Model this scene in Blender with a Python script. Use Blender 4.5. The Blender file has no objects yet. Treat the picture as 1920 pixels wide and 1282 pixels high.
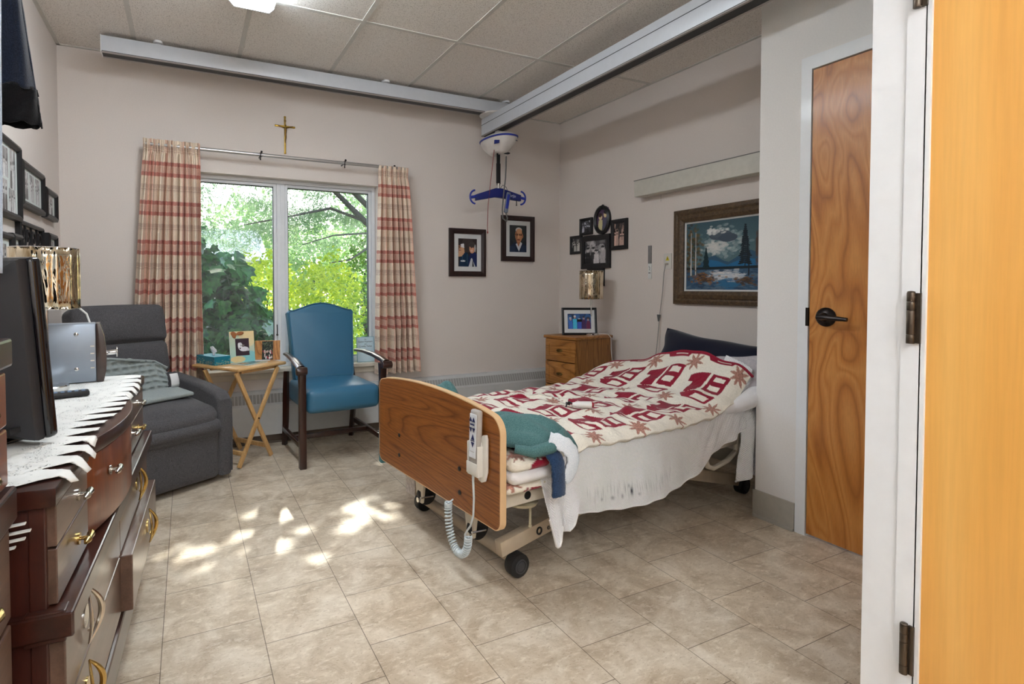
import bpy, bmesh, math, random
import numpy as np
from mathutils import Vector, Matrix, Euler
random.seed(7); RNG = np.random.default_rng(7)
COL = bpy.context.scene.collection
R = math.radians

def lin(c):
    c = [x / 255.0 for x in c[:3]]
    return tuple(x / 12.92 if x <= 0.04045 else ((x + 0.055) / 1.055) ** 2.4 for x in c)

# ------------------------------------------------------------------ objects
def tag(o, label=None, cat=None, group=None, kind=None):
    if label: o['label'] = label
    if cat: o['category'] = cat
    if group: o['group'] = group
    if kind: o['kind'] = kind
    return o

def thing(name, label, cat, loc=(0, 0, 0), rz=0.0, group=None):
    o = bpy.data.objects.new(name, None); COL.objects.link(o)
    o.empty_display_size = 0.05
    o.location = loc; o.rotation_euler = (0, 0, rz)
    return tag(o, label, cat, group)

def link_mesh(name, me, mat, parent=None, smooth=False):
    if mat:
        for m in (mat if isinstance(mat, (list, tuple)) else [mat]): me.materials.append(m)
    o = bpy.data.objects.new(name, me); COL.objects.link(o)
    if parent is not None: o.parent = parent
    if smooth:
        for p in me.polygons: p.use_smooth = True
    return o

def auto_smooth(me, ang=35):
    bm = bmesh.new(); bm.from_mesh(me)
    for e in bm.edges:
        e.smooth = not (len(e.link_faces) == 2 and e.calc_face_angle(0) > R(ang))
    for f in bm.faces: f.smooth = True
    bm.to_mesh(me); bm.free()

class B:
    """collects shapes into one mesh"""
    def __init__(s): s.bm = bmesh.new(); s.mi = 0
    def _fin(s, verts, M=None):
        if M is not None: bmesh.ops.transform(s.bm, matrix=M, verts=verts)
        if s.mi:
            vs = set(verts)
            for f in {f for v in verts for f in v.link_faces}:
                f.material_index = s.mi
        return verts
    def merge(s, b2, M=None):
        me = bpy.data.meshes.new('tmp'); b2.to_mesh(me); b2.free()
        n0 = len(s.bm.verts); s.bm.from_mesh(me); bpy.data.meshes.remove(me)
        s.bm.verts.ensure_lookup_table()
        return s._fin(list(s.bm.verts)[n0:], M)
    def box(s, c, size, rot=None, bev=0.0, seg=2, M=None):
        b = bmesh.new(); bmesh.ops.create_cube(b, size=1.0)
        bmesh.ops.scale(b, vec=Vector(size), verts=b.verts)
        if bev > 0:
            bmesh.ops.bevel(b, geom=list(b.edges), offset=min(bev, min(size) * 0.49), segments=seg, profile=0.5, affect='EDGES')
        T = Matrix.Translation(Vector(c))
        if rot is not None: T = T @ (Euler(rot).to_matrix().to_4x4() if not isinstance(rot, Matrix) else rot.to_4x4())
        if M is not None: T = M @ T
        return s.merge(b, T)
    def bb(s, x0, x1, y0, y1, z0, z1, bev=0.0, seg=2, M=None):
        return s.box(((x0 + x1) / 2, (y0 + y1) / 2, (z0 + z1) / 2), (abs(x1 - x0), abs(y1 - y0), abs(z1 - z0)), None, bev, seg, M)
    def cyl(s, p0, p1, r0, r1=None, n=20, M=None, bev=0):
        p0 = Vector(p0); p1 = Vector(p1); d = p1 - p0
        r1 = r0 if r1 is None else r1
        b = bmesh.new(); bmesh.ops.create_cone(b, cap_ends=True, segments=n, radius1=r0, radius2=r1, depth=d.length)
        if bev > 0:
            ed = [e for e in b.edges if len(e.link_faces) == 2 and e.calc_face_angle(0) > 0.9]
            bmesh.ops.bevel(b, geom=ed, offset=bev, segments=2, profile=0.5, affect='EDGES')
        q = Vector((0, 0, 1)).rotation_difference(d.normalized())
        T = Matrix.Translation((p0 + p1) / 2) @ q.to_matrix().to_4x4()
        if M is not None: T = M @ T
        return s.merge(b, T)
    def ball(s, c, r, seg=20, M=None, rot=None):
        b = bmesh.new(); bmesh.ops.create_uvsphere(b, u_segments=seg, v_segments=max(8, seg // 2), radius=1.0)
        r = (r, r, r) if not hasattr(r, '__len__') else r
        bmesh.ops.scale(b, vec=Vector(r), verts=b.verts)
        T = Matrix.Translation(Vector(c))
        if rot is not None: T = T @ Euler(rot).to_matrix().to_4x4()
        if M is not None: T = M @ T
        return s.merge(b, T)
    def tube(s, pts, r, n=8, closed=False, M=None, flat=None):
        pts = [Vector(p) for p in pts]; m = len(pts)
        b = bmesh.new(); rings = []
        prev = None
        for i, p in enumerate(pts):
            if closed: t = pts[(i + 1) % m] - pts[i - 1]
            else: t = pts[min(i + 1, m - 1)] - pts[max(i - 1, 0)]
            t.normalize()
            if prev is None:
                a = Vector((0, 0, 1)) if abs(t.z) < 0.9 else Vector((1, 0, 0))
                nx = t.cross(a).normalized()
            else:
                nx = prev - t * prev.dot(t)
                if nx.length < 1e-6: nx = t.orthogonal()
                nx.normalize()
            prev = nx; ny = t.cross(nx)
            rr = r[i] if hasattr(r, '__len__') else r
            fl = 1.0 if flat is None else flat
            rings.append([b.verts.new(p + nx * math.cos(2 * math.pi * k / n) * rr + ny * math.sin(2 * math.pi * k / n) * rr * fl) for k in range(n)])
        rng = range(m if closed else m - 1)
        for i in rng:
            a = rings[i]; c = rings[(i + 1) % m]
            for k in range(n):
                b.faces.new((a[k], a[(k + 1) % n], c[(k + 1) % n], c[k]))
        if not closed:
            b.faces.new(list(reversed(rings[0]))); b.faces.new(rings[-1])
        bmesh.ops.recalc_face_normals(b, faces=b.faces)
        return s.merge(b, M)
    def lathe(s, prof, c=(0, 0, 0), n=28, M=None):
        b = bmesh.new(); rings = []
        for (r, z) in prof:
            rings.append([b.verts.new((max(r, 1e-4) * math.cos(2 * math.pi * k / n), max(r, 1e-4) * math.sin(2 * math.pi * k / n), z)) for k in range(n)])
        for a, d in zip(rings, rings[1:]):
            for k in range(n): b.faces.new((a[k], a[(k + 1) % n], d[(k + 1) % n], d[k]))
        b.faces.new(list(reversed(rings[0]))); b.faces.new(rings[-1])
        bmesh.ops.recalc_face_normals(b, faces=b.faces)
        T = Matrix.Translation(Vector(c))
        if M is not None: T = M @ T
        return s.merge(b, T)
    def prism(s, poly, z0, z1, M=None, bev=0.0, seg=2):
        """poly in local XY extruded along local Z, then M"""
        b = bmesh.new()
        lo = [b.verts.new((p[0], p[1], z0)) for p in poly]; hi = [b.verts.new((p[0], p[1], z1)) for p in poly]
        n = len(poly)
        b.faces.new(list(reversed(lo))); b.faces.new(hi)
        for k in range(n): b.faces.new((lo[k], lo[(k + 1) % n], hi[(k + 1) % n], hi[k]))
        bmesh.ops.recalc_face_normals(b, faces=b.faces)
        if bev > 0:
            ed = [e for e in b.edges if abs(e.verts[0].co.z - e.verts[1].co.z) < 1e-7]
            bmesh.ops.bevel(b, geom=ed, offset=bev, segments=seg, profile=0.5, affect='EDGES')
        return s.merge(b, M)
    def cushion(s, c, size, r=0.05, bulge=(0, 0, 0), n=14, M=None, rot=None, pinch=0.0):
        """rounded box whose faces swell"""
        b = bmesh.new(); bmesh.ops.create_cube(b, size=2.0)
        bmesh.ops.subdivide_edges(b, edges=list(b.edges), cuts=n, use_grid_fill=True)
        h = [x / 2 for x in size]; r = min(r, min(h) * 0.98)
        for v in b.verts:
            a = [math.sin(v.co[i] * math.pi / 2) * 0.45 + v.co[i] * 0.55 for i in range(3)]
            p = Vector([a[i] * h[i] for i in range(3)])
            inn = Vector([max(-(h[i] - r), min(h[i] - r, p[i])) for i in range(3)])
            d = p - inn
            if d.length > 1e-9: p = inn + d.normalized() * r
            w = [max(0.0, 1 - a[i] ** 2) for i in range(3)]
            for i in range(3):
                j, k = (i + 1) % 3, (i + 2) % 3
                p[i] += math.copysign(1, a[i]) * bulge[i] * w[j] * w[k] * min(1, abs(a[i]) * 1.2)
            if pinch:
                e = 1 - pinch * (abs(a[0]) ** 3) * (abs(a[1]) ** 3)
                p[2] *= e
            v.co = p
        T = Matrix.Translation(Vector(c))
        if rot is not None: T = T @ Euler(rot).to_matrix().to_4x4()
        if M is not None: T = M @ T
        return s.merge(b, T)
    def face(s, pts, M=None):
        vs = [s.bm.verts.new(p) for p in pts]; f = s.bm.faces.new(vs); f.material_index = s.mi
        if M is not None: bmesh.ops.transform(s.bm, matrix=M, verts=vs)
        return f
    def grid(s, fn, nu, nv, M=None):
        b = bmesh.new()
        V = [[b.verts.new(fn(i / nu, j / nv)) for j in range(nv + 1)] for i in range(nu + 1)]
        for i in range(nu):
            for j in range(nv): b.faces.new((V[i][j], V[i + 1][j], V[i + 1][j + 1], V[i][j + 1]))
        return s.merge(b, M)
    def obj(s, name, mat, parent=None, smooth=True, ang=35):
        me = bpy.data.meshes.new(name); s.bm.to_mesh(me); s.bm.free()
        o = link_mesh(name, me, mat, parent)
        if smooth: auto_smooth(me, ang)
        return o

def MX(loc=(0, 0, 0), rz=0, rx=0, ry=0):
    return Matrix.Translation(Vector(loc)) @ Euler((rx, ry, rz)).to_matrix().to_4x4()
M_XZ = Matrix(((1, 0, 0, 0), (0, 0, -1, 0), (0, 1, 0, 0), (0, 0, 0, 1)))   # local xy -> world xz, extrude toward -y
M_YZ = Matrix(((0, 0, 1, 0), (1, 0, 0, 0), (0, 1, 0, 0), (0, 0, 0, 1)))    # local xy -> world yz, extrude toward +x

def np_grid(name, P, nu, nv, mat, parent=None, colors=None, thick=0.0, uv=None, smooth=True):
    """P (nu*nv,3) array, row-major [u][v]; optional point colours"""
    P = np.asarray(P, dtype=np.float32).reshape(-1, 3)
    i, j = np.meshgrid(np.arange(nu - 1), np.arange(nv - 1), indexing='ij')
    a = (i * nv + j).ravel(); F = np.stack([a, a + nv, a + nv + 1, a + 1], 1).astype(np.int32)
    me = bpy.data.meshes.new(name)
    me.vertices.add(len(P)); me.vertices.foreach_set('co', P.ravel())
    me.loops.add(F.size); me.loops.foreach_set('vertex_index', F.ravel())
    me.polygons.add(len(F)); me.polygons.foreach_set('loop_start', np.arange(0, F.size, 4, dtype=np.int32))
    me.update(calc_edges=True)
    if smooth: me.polygons.foreach_set('use_smooth', np.ones(len(F), dtype=bool))
    if colors is not None:
        at = me.color_attributes.new('Col', 'FLOAT_COLOR', 'POINT')
        c4 = np.ones((len(P), 4), dtype=np.float32); c4[:, :3] = np.asarray(colors).reshape(-1, 3)
        at.data.foreach_set('color', c4.ravel())
    if uv is not None:
        l = me.uv_layers.new(name='UVMap'); uvl = np.asarray(uv, dtype=np.float32).reshape(-1, 2)[F.ravel()]
        l.data.foreach_set('uv', uvl.ravel())
    o = link_mesh(name, me, mat, parent)
    if thick:
        md = o.modifiers.new('thickness', 'SOLIDIFY'); md.thickness = thick; md.offset = -1
    return o

# ------------------------------------------------------------------ materials
MATS = {}
def new_mat(name):
    m = bpy.data.materials.new(name); m.use_nodes = True
    nt = m.node_tree; nt.nodes.clear()
    out = nt.nodes.new('ShaderNodeOutputMaterial'); bs = nt.nodes.new('ShaderNodeBsdfPrincipled')
    nt.links.new(bs.outputs[0], out.inputs[0])
    return m, nt, bs, out
def N(nt, t, **kw):
    n = nt.nodes.new(t)
    for k, v in kw.items():
        if k in n.bl_rna.properties: setattr(n, k, v)
        else: n.inputs[k].default_value = v
    return n
def L(nt, a, b): nt.links.new(a, b)
def ramp(nt, fac, stops, interp='LINEAR'):
    r = N(nt, 'ShaderNodeValToRGB'); cr = r.color_ramp; cr.interpolation = interp
    while len(cr.elements) < len(stops): cr.elements.new(0.5)
    for e, (p, c) in zip(cr.elements, stops):
        e.position = p; e.color = (*c[:3], 1)
    L(nt, fac, r.inputs[0]); return r.outputs[0]
def coords(nt, scale=(1, 1, 1), kind='Object', rot=(0, 0, 0), loc=(0, 0, 0)):
    tc = N(nt, 'ShaderNodeTexCoord'); mp = N(nt, 'ShaderNodeMapping')
    mp.inputs['Scale'].default_value = scale; mp.inputs['Rotation'].default_value = rot; mp.inputs['Location'].default_value = loc
    L(nt, tc.outputs[kind], mp.inputs[0]); return mp.outputs[0]
def noise(nt, vec, scale, detail=3, rough=0.55, dist=0.0):
    n = N(nt, 'ShaderNodeTexNoise'); n.inputs['Scale'].default_value = scale; n.inputs['Detail'].default_value = detail
    n.inputs['Roughness'].default_value = rough; n.inputs['Distortion'].default_value = dist
    L(nt, vec, n.inputs['Vector']); return n.outputs['Fac']
def bump(nt, bs, h, strength=0.2, dist=0.005):
    b = N(nt, 'ShaderNodeBump'); b.inputs['Strength'].default_value = strength; b.inputs['Distance'].default_value = dist
    L(nt, h, b.inputs['Height']); L(nt, b.outputs[0], bs.inputs['Normal'])
def mix(nt, fac, a, b, mode='MIX'):
    m = N(nt, 'ShaderNodeMix'); m.data_type = 'RGBA'; m.blend_type = mode
    for sock, v in ((m.inputs[0], fac), (m.inputs[6], a), (m.inputs[7], b)):
        if hasattr(v, 'node'): L(nt, v, sock)
        else: sock.default_value = v if not hasattr(v, '__len__') else (*v[:3], 1)
    return m.outputs[2]

def plain(name, c, rough=0.5, metal=0.0, spec=0.5, var=0.04, vscale=30, bmp=0.0, bscale=200, coat=0.0, sheen=0.0):
    if name in MATS: return MATS[name]
    m, nt, bs, out = new_mat(name)
    v = coords(nt); col = lin(c)
    n = noise(nt, v, vscale)
    lo = tuple(max(0, x * (1 - var)) for x in col); hi = tuple(min(1, x * (1 + var)) for x in col)
    L(nt, ramp(nt, n, [(0.3, lo), (0.7, hi)]), bs.inputs['Base Color'])
    bs.inputs['Roughness'].default_value = rough; bs.inputs['Metallic'].default_value = metal
    bs.inputs['Specular IOR Level'].default_value = spec; bs.inputs['Coat Weight'].default_value = coat
    bs.inputs['Sheen Weight'].default_value = sheen
    if bmp: bump(nt, bs, noise(nt, v, bscale, 2), bmp, 0.003)
    MATS[name] = m; return m

def wood(name, dark, mid, light, rough=0.4, axis='Z', scale=6.0, stretch=12.0, figure=0.0, pores=0.0, coat=0.0, fine_mix=.55):
    """long-grain wood; figure = swirling flame"""
    if name in MATS: return MATS[name]
    m, nt, bs, out = new_mat(name)
    sc = {'X': (1 / stretch, 1, 1), 'Y': (1, 1 / stretch, 1), 'Z': (1, 1, 1 / stretch)}[axis]
    v = coords(nt, tuple(x * scale for x in sc))
    if figure:
        v0 = coords(nt, tuple(x * 1.0 for x in {'X': (.45, 1, 1), 'Y': (1, .45, 1), 'Z': (1, 1, .45)}[axis]))
        nn = noise(nt, v0, 2.2, 2, 0.5, 0.8)
        w = N(nt, 'ShaderNodeMath', operation='MULTIPLY'); L(nt, nn, w.inputs[0]); w.inputs[1].default_value = figure
        sn = N(nt, 'ShaderNodeMath', operation='PINGPONG'); L(nt, w.outputs[0], sn.inputs[0]); sn.inputs[1].default_value = 1.0
        base = ramp(nt, sn.outputs[0], [(0, lin(dark)), (0.22, lin(mid)), (0.7, lin(light)), (1.0, lin(mid))])
    else:
        nn = noise(nt, v, 3.0, 4, 0.6, 0.4)
        base = ramp(nt, nn, [(0.25, lin(dark)), (0.5, lin(mid)), (0.75, lin(light))])
    fine = noise(nt, coords(nt, tuple(x * scale * 9 for x in sc)), 4.0, 3, 0.6)
    g = ramp(nt, fine, [(0.35, (0.72, 0.72, 0.72)), (0.62, (1.08, 1.08, 1.08))])
    col = mix(nt, fine_mix, base, g, 'MULTIPLY')
    if pores:
        pv = coords(nt, tuple(x * scale * 22 for x in sc)); pn = noise(nt, pv, 6.0, 2)
        col = mix(nt, ramp(nt, pn, [(0.36, (pores,) * 3), (0.46, (0, 0, 0))]), col, lin(dark))
    L(nt, col, bs.inputs['Base Color']); bs.inputs['Roughness'].default_value = rough
    bs.inputs['Coat Weight'].default_value = coat; bs.inputs['Coat Roughness'].default_value = 0.15
    bump(nt, bs, fine, 0.05, 0.002)
    MATS[name] = m; return m

def oak_board(name, dark, mid, light, axis='Y'):
    """cathedral grain: stretched rings"""
    if name in MATS: return MATS[name]
    m, nt, bs, out = new_mat(name)
    s = {'X': (0.35, 2.6, 2.6), 'Y': (2.6, 0.35, 2.6), 'Z': (2.6, 2.6, 0.35)}[axis]
    v = coords(nt, s)
    nn = noise(nt, v, 1.6, 1.5, 0.4, 0.3)
    a = N(nt, 'ShaderNodeMath', operation='MULTIPLY'); L(nt, nn, a.inputs[0]); a.inputs[1].default_value = 26
    b = N(nt, 'ShaderNodeMath', operation='FRACT'); L(nt, a.outputs[0], b.inputs[0])
    col = ramp(nt, b.outputs[0], [(0, lin(dark)), (0.16, lin(mid)), (0.6, lin(light)), (0.92, lin(mid)), (1.0, lin(dark))])
    s2 = tuple(14 * x for x in {'X': (.06, 1, 1), 'Y': (1, .06, 1), 'Z': (1, 1, .06)}[axis])
    f = noise(nt, coords(nt, s2), 14, 3, 0.6)
    col = mix(nt, 0.6, col, ramp(nt, f, [(0.38, (0.62, 0.6, 0.58)), (0.58, (1.06, 1.06, 1.06))]), 'MULTIPLY')
    L(nt, col, bs.inputs['Base Color']); bs.inputs['Roughness'].default_value = 0.38
    MATS[name] = m; return m

def fabric(name, c1, c2, scale=900, rough=0.9, bmp=0.25, big=0.06, sheen=0.1):
    if name in MATS: return MATS[name]
    m, nt, bs, out = new_mat(name)
    v = coords(nt); n = noise(nt, v, scale, 2, 0.7)
    col = ramp(nt, n, [(0.35, lin(c1)), (0.65, lin(c2))])
    n2 = noise(nt, v, 6, 3); col = mix(nt, big * 4, col, ramp(nt, n2, [(0.3, (0.8,) * 3), (0.7, (1.1,) * 3)]), 'MULTIPLY')
    L(nt, col, bs.inputs['Base Color']); bs.inputs['Roughness'].default_value = rough
    bs.inputs['Sheen Weight'].default_value = sheen; bs.inputs['Specular IOR Level'].default_value = 0.2
    bump(nt, bs, n, bmp, 0.002)
    MATS[name] = m; return m

def painted(name, rough=0.7, bscale=0, bmp=0.0, sheen=0.0, spec=0.3, coat=0.0):
    """colours come from the mesh's colour attribute (a printed or woven pattern)"""
    if name in MATS: return MATS[name]
    m, nt, bs, out = new_mat(name)
    a = N(nt, 'ShaderNodeAttribute'); a.attribute_name = 'Col'
    L(nt, a.outputs['Color'], bs.inputs['Base Color']); bs.inputs['Roughness'].default_value = rough
    bs.inputs['Sheen Weight'].default_value = sheen; bs.inputs['Specular IOR Level'].default_value = spec; bs.inputs['Coat Weight'].default_value = coat
    if bmp: bump(nt, bs, noise(nt, coords(nt), bscale, 3), bmp, 0.01)
    MATS[name] = m; return m

def emit(name, c, strength):
    if name in MATS: return MATS[name]
    m = bpy.data.materials.new(name); m.use_nodes = True; nt = m.node_tree; nt.nodes.clear()
    out = N(nt, 'ShaderNodeOutputMaterial'); e = N(nt, 'ShaderNodeEmission'); e.inputs[0].default_value = (*lin(c), 1); e.inputs[1].default_value = strength
    L(nt, e.outputs[0], out.inputs[0]); MATS[name] = m; return m

def leaf_mat(name, c1, c2, trans=0.5, rough=0.45):
    if name in MATS: return MATS[name]
    m, nt, bs, out = new_mat(name)
    n = noise(nt, coords(nt), 3.5, 3)
    n2 = noise(nt, coords(nt), 23.0, 1)
    ad = N(nt, 'ShaderNodeMath', operation='ADD'); L(nt, n, ad.inputs[0]); L(nt, n2, ad.inputs[1])
    hf = N(nt, 'ShaderNodeMath', operation='MULTIPLY'); L(nt, ad.outputs[0], hf.inputs[0]); hf.inputs[1].default_value = 0.5
    col = ramp(nt, hf.outputs[0], [(0.38, lin(c1)), (0.62, lin(c2))])
    L(nt, col, bs.inputs['Base Color']); bs.inputs['Roughness'].default_value = rough
    t = N(nt, 'ShaderNodeBsdfTranslucent'); L(nt, col, t.inputs[0])
    mx = N(nt, 'ShaderNodeMixShader'); mx.inputs[0].default_value = trans
    L(nt, bs.outputs[0], mx.inputs[1]); L(nt, t.outputs[0], mx.inputs[2]); L(nt, mx.outputs[0], out.inputs[0])
    MATS[name] = m; return m

# ------------------------------------------------------------------ small pictures painted on a fine grid
class Pic:
    def __init__(s, w, h, nu, bg):
        s.w, s.h = w, h; s.nu = nu; s.nv = max(4, int(nu * h / w))
        u, v = np.meshgrid(np.linspace(0, 1, s.nu), np.linspace(0, 1, s.nv), indexing='ij')
        s.u, s.v = u, v; s.c = np.ones((s.nu, s.nv, 3), np.float32) * np.array(lin(bg), np.float32)
    def put(s, mask, c, a=1.0):
        m = (mask.astype(np.float32) * a)[..., None]; s.c = s.c * (1 - m) + np.array(lin(c), np.float32) * m; return s
    def rect(s, x0, x1, y0, y1, c, a=1.0): return s.put((s.u >= x0) & (s.u <= x1) & (s.v >= y0) & (s.v <= y1), c, a)
    def ell(s, cx, cy, rx, ry, c, a=1.0, rot=0.0):
        du, dv = s.u - cx, s.v - cy
        x = du * math.cos(rot) + dv * math.sin(rot); y = -du * math.sin(rot) + dv * math.cos(rot)
        return s.put((x / rx) ** 2 + (y / ry) ** 2 <= 1, c, a)
    def poly(s, pts, c, a=1.0):
        ins = np.zeros(s.u.shape, bool); n = len(pts)
        for k in range(n):
            (x1, y1), (x2, y2) = pts[k], pts[(k + 1) % n]
            if y1 == y2: continue
            cr = ((y1 > s.v) != (y2 > s.v)) & (s.u < (x2 - x1) * (s.v - y1) / (y2 - y1) + x1)
            ins ^= cr
        return s.put(ins, c, a)
    def grad(s, c0, c1, y0=0.0, y1=1.0):
        t = np.clip((s.v - y0) / (y1 - y0), 0, 1)[..., None]; m = ((s.v >= y0) & (s.v <= y1))[..., None]
        g = np.array(lin(c0), np.float32) * (1 - t) + np.array(lin(c1), np.float32) * t
        s.c = np.where(m, g, s.c); return s
    def speck(s, amt, seed=1):
        r = np.random.default_rng(seed).normal(1, amt, s.u.shape)[..., None]; s.c = np.clip(s.c * r, 0, 1); return s
    def make(s, name, parent, loc, M=None, mat=None):
        """upright panel centred at loc, facing -y of the parent"""
        P = np.stack([(s.u - 0.5) * s.w + loc[0], np.zeros_like(s.u) + loc[1], (s.v - 0.5) * s.h + loc[2]], -1).reshape(-1, 3)
        if M is not None:
            A = np.array(M)
            P = P @ A[:3, :3].T + A[:3, 3]
        return np_grid(name, P, s.nu, s.nv, mat or painted('printed_paper', 0.35, coat=0.2), parent, s.c, smooth=False)

def text_mesh(name, body, size, mat, parent, M, align='CENTER', ext=0.0004):
    cu = bpy.data.curves.new(name, 'FONT'); cu.body = body; cu.size = size; cu.align_x = align; cu.align_y = 'CENTER'; cu.extrude = ext
    o = bpy.data.objects.new(name, cu); COL.objects.link(o)
    dg = bpy.context.evaluated_depsgraph_get(); me = bpy.data.meshes.new_from_object(o.evaluated_get(dg))
    bpy.data.objects.remove(o); bpy.data.curves.remove(cu)
    me.transform(M); return link_mesh(name, me, mat, parent)
EXPOSURE=1.5; LAMP_ROOM=10.5; LAMP_ENTRY=14.5; FILL_UP=62.0; SKY=0.42; SUN=3.2
# ================================================================== camera
F_PX, CX, CY = 1009.4, 830.0, 563.5
yaw, pitch, roll = 0.44337, -0.02624, -0.00128
CAM_H = 1.17
fw = Vector((math.sin(yaw) * math.cos(pitch), math.cos(yaw) * math.cos(pitch), math.sin(pitch)))
rt = Vector((math.cos(yaw), -math.sin(yaw), 0)); up = rt.cross(fw)
r2 = rt * math.cos(roll) + up * math.sin(roll); u2 = up * math.cos(roll) - rt * math.sin(roll)
cam = bpy.data.cameras.new('camera'); camo = bpy.data.objects.new('camera', cam); COL.objects.link(camo)
camo.matrix_world = Matrix(((r2.x, u2.x, -fw.x, 0), (r2.y, u2.y, -fw.y, 0), (r2.z, u2.z, -fw.z, CAM_H), (0, 0, 0, 1)))
cam.sensor_width = 36; cam.sensor_fit = 'HORIZONTAL'; cam.lens = F_PX / 1920 * 36
cam.shift_x = (960 - CX) / 1920; cam.shift_y = -(641 - CY) / 1920
cam.clip_start = 0.02; cam.clip_end = 200
bpy.context.scene.camera = camo
vs = bpy.context.scene.view_settings
bpy.context.scene.display_settings.display_device = 'sRGB'
vs.view_transform = 'Standard'; vs.look = 'None'; vs.gamma = 1.0; vs.use_curve_mapping = False
vs.exposure = EXPOSURE

# ================================================================== sizes of the room
XL, XR, YB, ZC = -0.734, 3.237, 4.20, 2.72          # left wall, right wall, window wall, ceiling
XC, YC = 2.607, 1.775                               # closet face and its outer corner
XP, YP = 1.477, 0.73                                # washroom wall and its outer corner
YREAR = -1.9
SUN_EL = R(42); SUN_AZ = Vector((0.196, 0.98, 0)).normalized()
SUNV = Vector((SUN_AZ.x * math.cos(SUN_EL), SUN_AZ.y * math.cos(SUN_EL), math.sin(SUN_EL)))

def struct(o): o['kind'] = 'structure'; return o

# ------------------------------------------------------------------ room materials
def wall_paint(name, c):
    m, nt, bs, out = new_mat(name)
    v = coords(nt); n = noise(nt, v, 140, 3, 0.6); n2 = noise(nt, v, 1.3, 2)
    col = lin(c)
    L(nt, mix(nt, 0.5, ramp(nt, n, [(0.3, tuple(x * .94 for x in col)), (0.7, tuple(x * 1.04 for x in col))]),
              ramp(nt, n2, [(0.3, tuple(x * .97 for x in col)), (0.7, tuple(x * 1.02 for x in col))])), bs.inputs['Base Color'])
    bs.inputs['Roughness'].default_value = 0.55; bs.inputs['Specular IOR Level'].default_value = 0.3
    bump(nt, bs, n, 0.12, 0.002); return m
m_wall = wall_paint('beige_wall_paint', (223, 213, 205))
m_wall_white = wall_paint('offwhite_wall_paint', (230, 226, 222))
m_trim_white = plain('white_enamel', (232, 233, 234), 0.35, var=0.015, coat=0.1)
m_window_white = plain('white_window_vinyl', (222, 224, 226), 0.35, var=0.02)
m_cove = plain('grey_rubber_baseboard', (176, 170, 158), 0.5, var=0.05)
m_cove_dark = plain('brown_rubber_baseboard', (110, 96, 82), 0.5)

def floor_material():
    m, nt, bs, out = new_mat('stone_look_vinyl_tile')
    tc = N(nt, 'ShaderNodeTexCoord'); sp = N(nt, 'ShaderNodeSeparateXYZ'); L(nt, tc.outputs['Object'], sp.inputs[0])
    def off(sock, k):
        a = N(nt, 'ShaderNodeMath', operation='ADD'); L(nt, sock, a.inputs[0]); a.inputs[1].default_value = k; return a.outputs[0]
    cb = N(nt, 'ShaderNodeCombineXYZ'); T = 0.3065
    L(nt, off(sp.outputs[1], -1.9695 + 20 * T), cb.inputs[0]); L(nt, off(sp.outputs[0], -0.219 + 20 * T), cb.inputs[1])
    br = N(nt, 'ShaderNodeTexBrick'); L(nt, cb.outputs[0], br.inputs['Vector'])
    br.offset = 0.5; br.offset_frequency = 2; br.squash = 1.0
    for k, val in (('Scale', 1.0), ('Mortar Size', 0.0015), ('Mortar Smooth', 0.3), ('Bias', 0.0), ('Brick Width', T), ('Row Height', T)): br.inputs[k].default_value = val
    br.inputs['Color1'].default_value = (0.93, 0.93, 0.93, 1); br.inputs['Color2'].default_value = (1.05, 1.04, 1.02, 1); br.inputs['Mortar'].default_value = (0.30, 0.27, 0.24, 1)
    v = tc.outputs['Object']
    big = noise(nt, v, 6.5, 6, 0.68, 0.6)
    base = ramp(nt, big, [(0.3, lin((166, 146, 122))), (0.48, lin((200, 183, 160))), (0.62, lin((219, 205, 185))), (0.8, lin((228, 216, 199)))])
    mp = N(nt, 'ShaderNodeMapping'); mp.inputs['Scale'].default_value = (0.6, 1.25, 1); L(nt, v, mp.inputs[0])
    fleck = noise(nt, mp.outputs[0], 120, 5, 0.8, 0.4)
    base = mix(nt, ramp(nt, fleck, [(0.33, (0.8,) * 3), (0.43, (0.0,) * 3)]), base, lin((138, 112, 84)))
    pale = noise(nt, mp.outputs[0], 38, 5, 0.75, 0.4)
    base = mix(nt, ramp(nt, pale, [(0.52, (0,) * 3), (0.66, (0.6,) * 3)]), base, lin((236, 226, 208)))
    col = mix(nt, 1.0, base, br.outputs['Color'], 'MULTIPLY')
    L(nt, col, bs.inputs['Base Color'])
    bs.inputs['Roughness'].default_value = 0.36; bs.inputs['Specular IOR Level'].default_value = 0.42
    rr = ramp(nt, fleck, [(0.3, (0.5,) * 3), (0.7, (0.3,) * 3)]); L(nt, rr, bs.inputs['Roughness'])
    bump(nt, bs, fleck, 0.06, 0.001); return m
def ceiling_material():
    m, nt, bs, out = new_mat('fissured_ceiling_tile')
    v = coords(nt)
    n = noise(nt, v, 190, 2, 0.6); n2 = noise(nt, v, 75, 3, 0.7)
    c = ramp(nt, n, [(0.34, lin((170, 160, 150))), (0.43, lin((238, 232, 225)))])
    c = mix(nt, ramp(nt, n2, [(0.34, (0.5,) * 3), (0.42, (0,) * 3)]), c, lin((176, 166, 158)))
    L(nt, c, bs.inputs['Base Color']); bs.inputs['Roughness'].default_value = 0.95; bs.inputs['Specular IOR Level'].default_value = 0.1
    bump(nt, bs, n, 0.3, 0.004); return m

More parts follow.
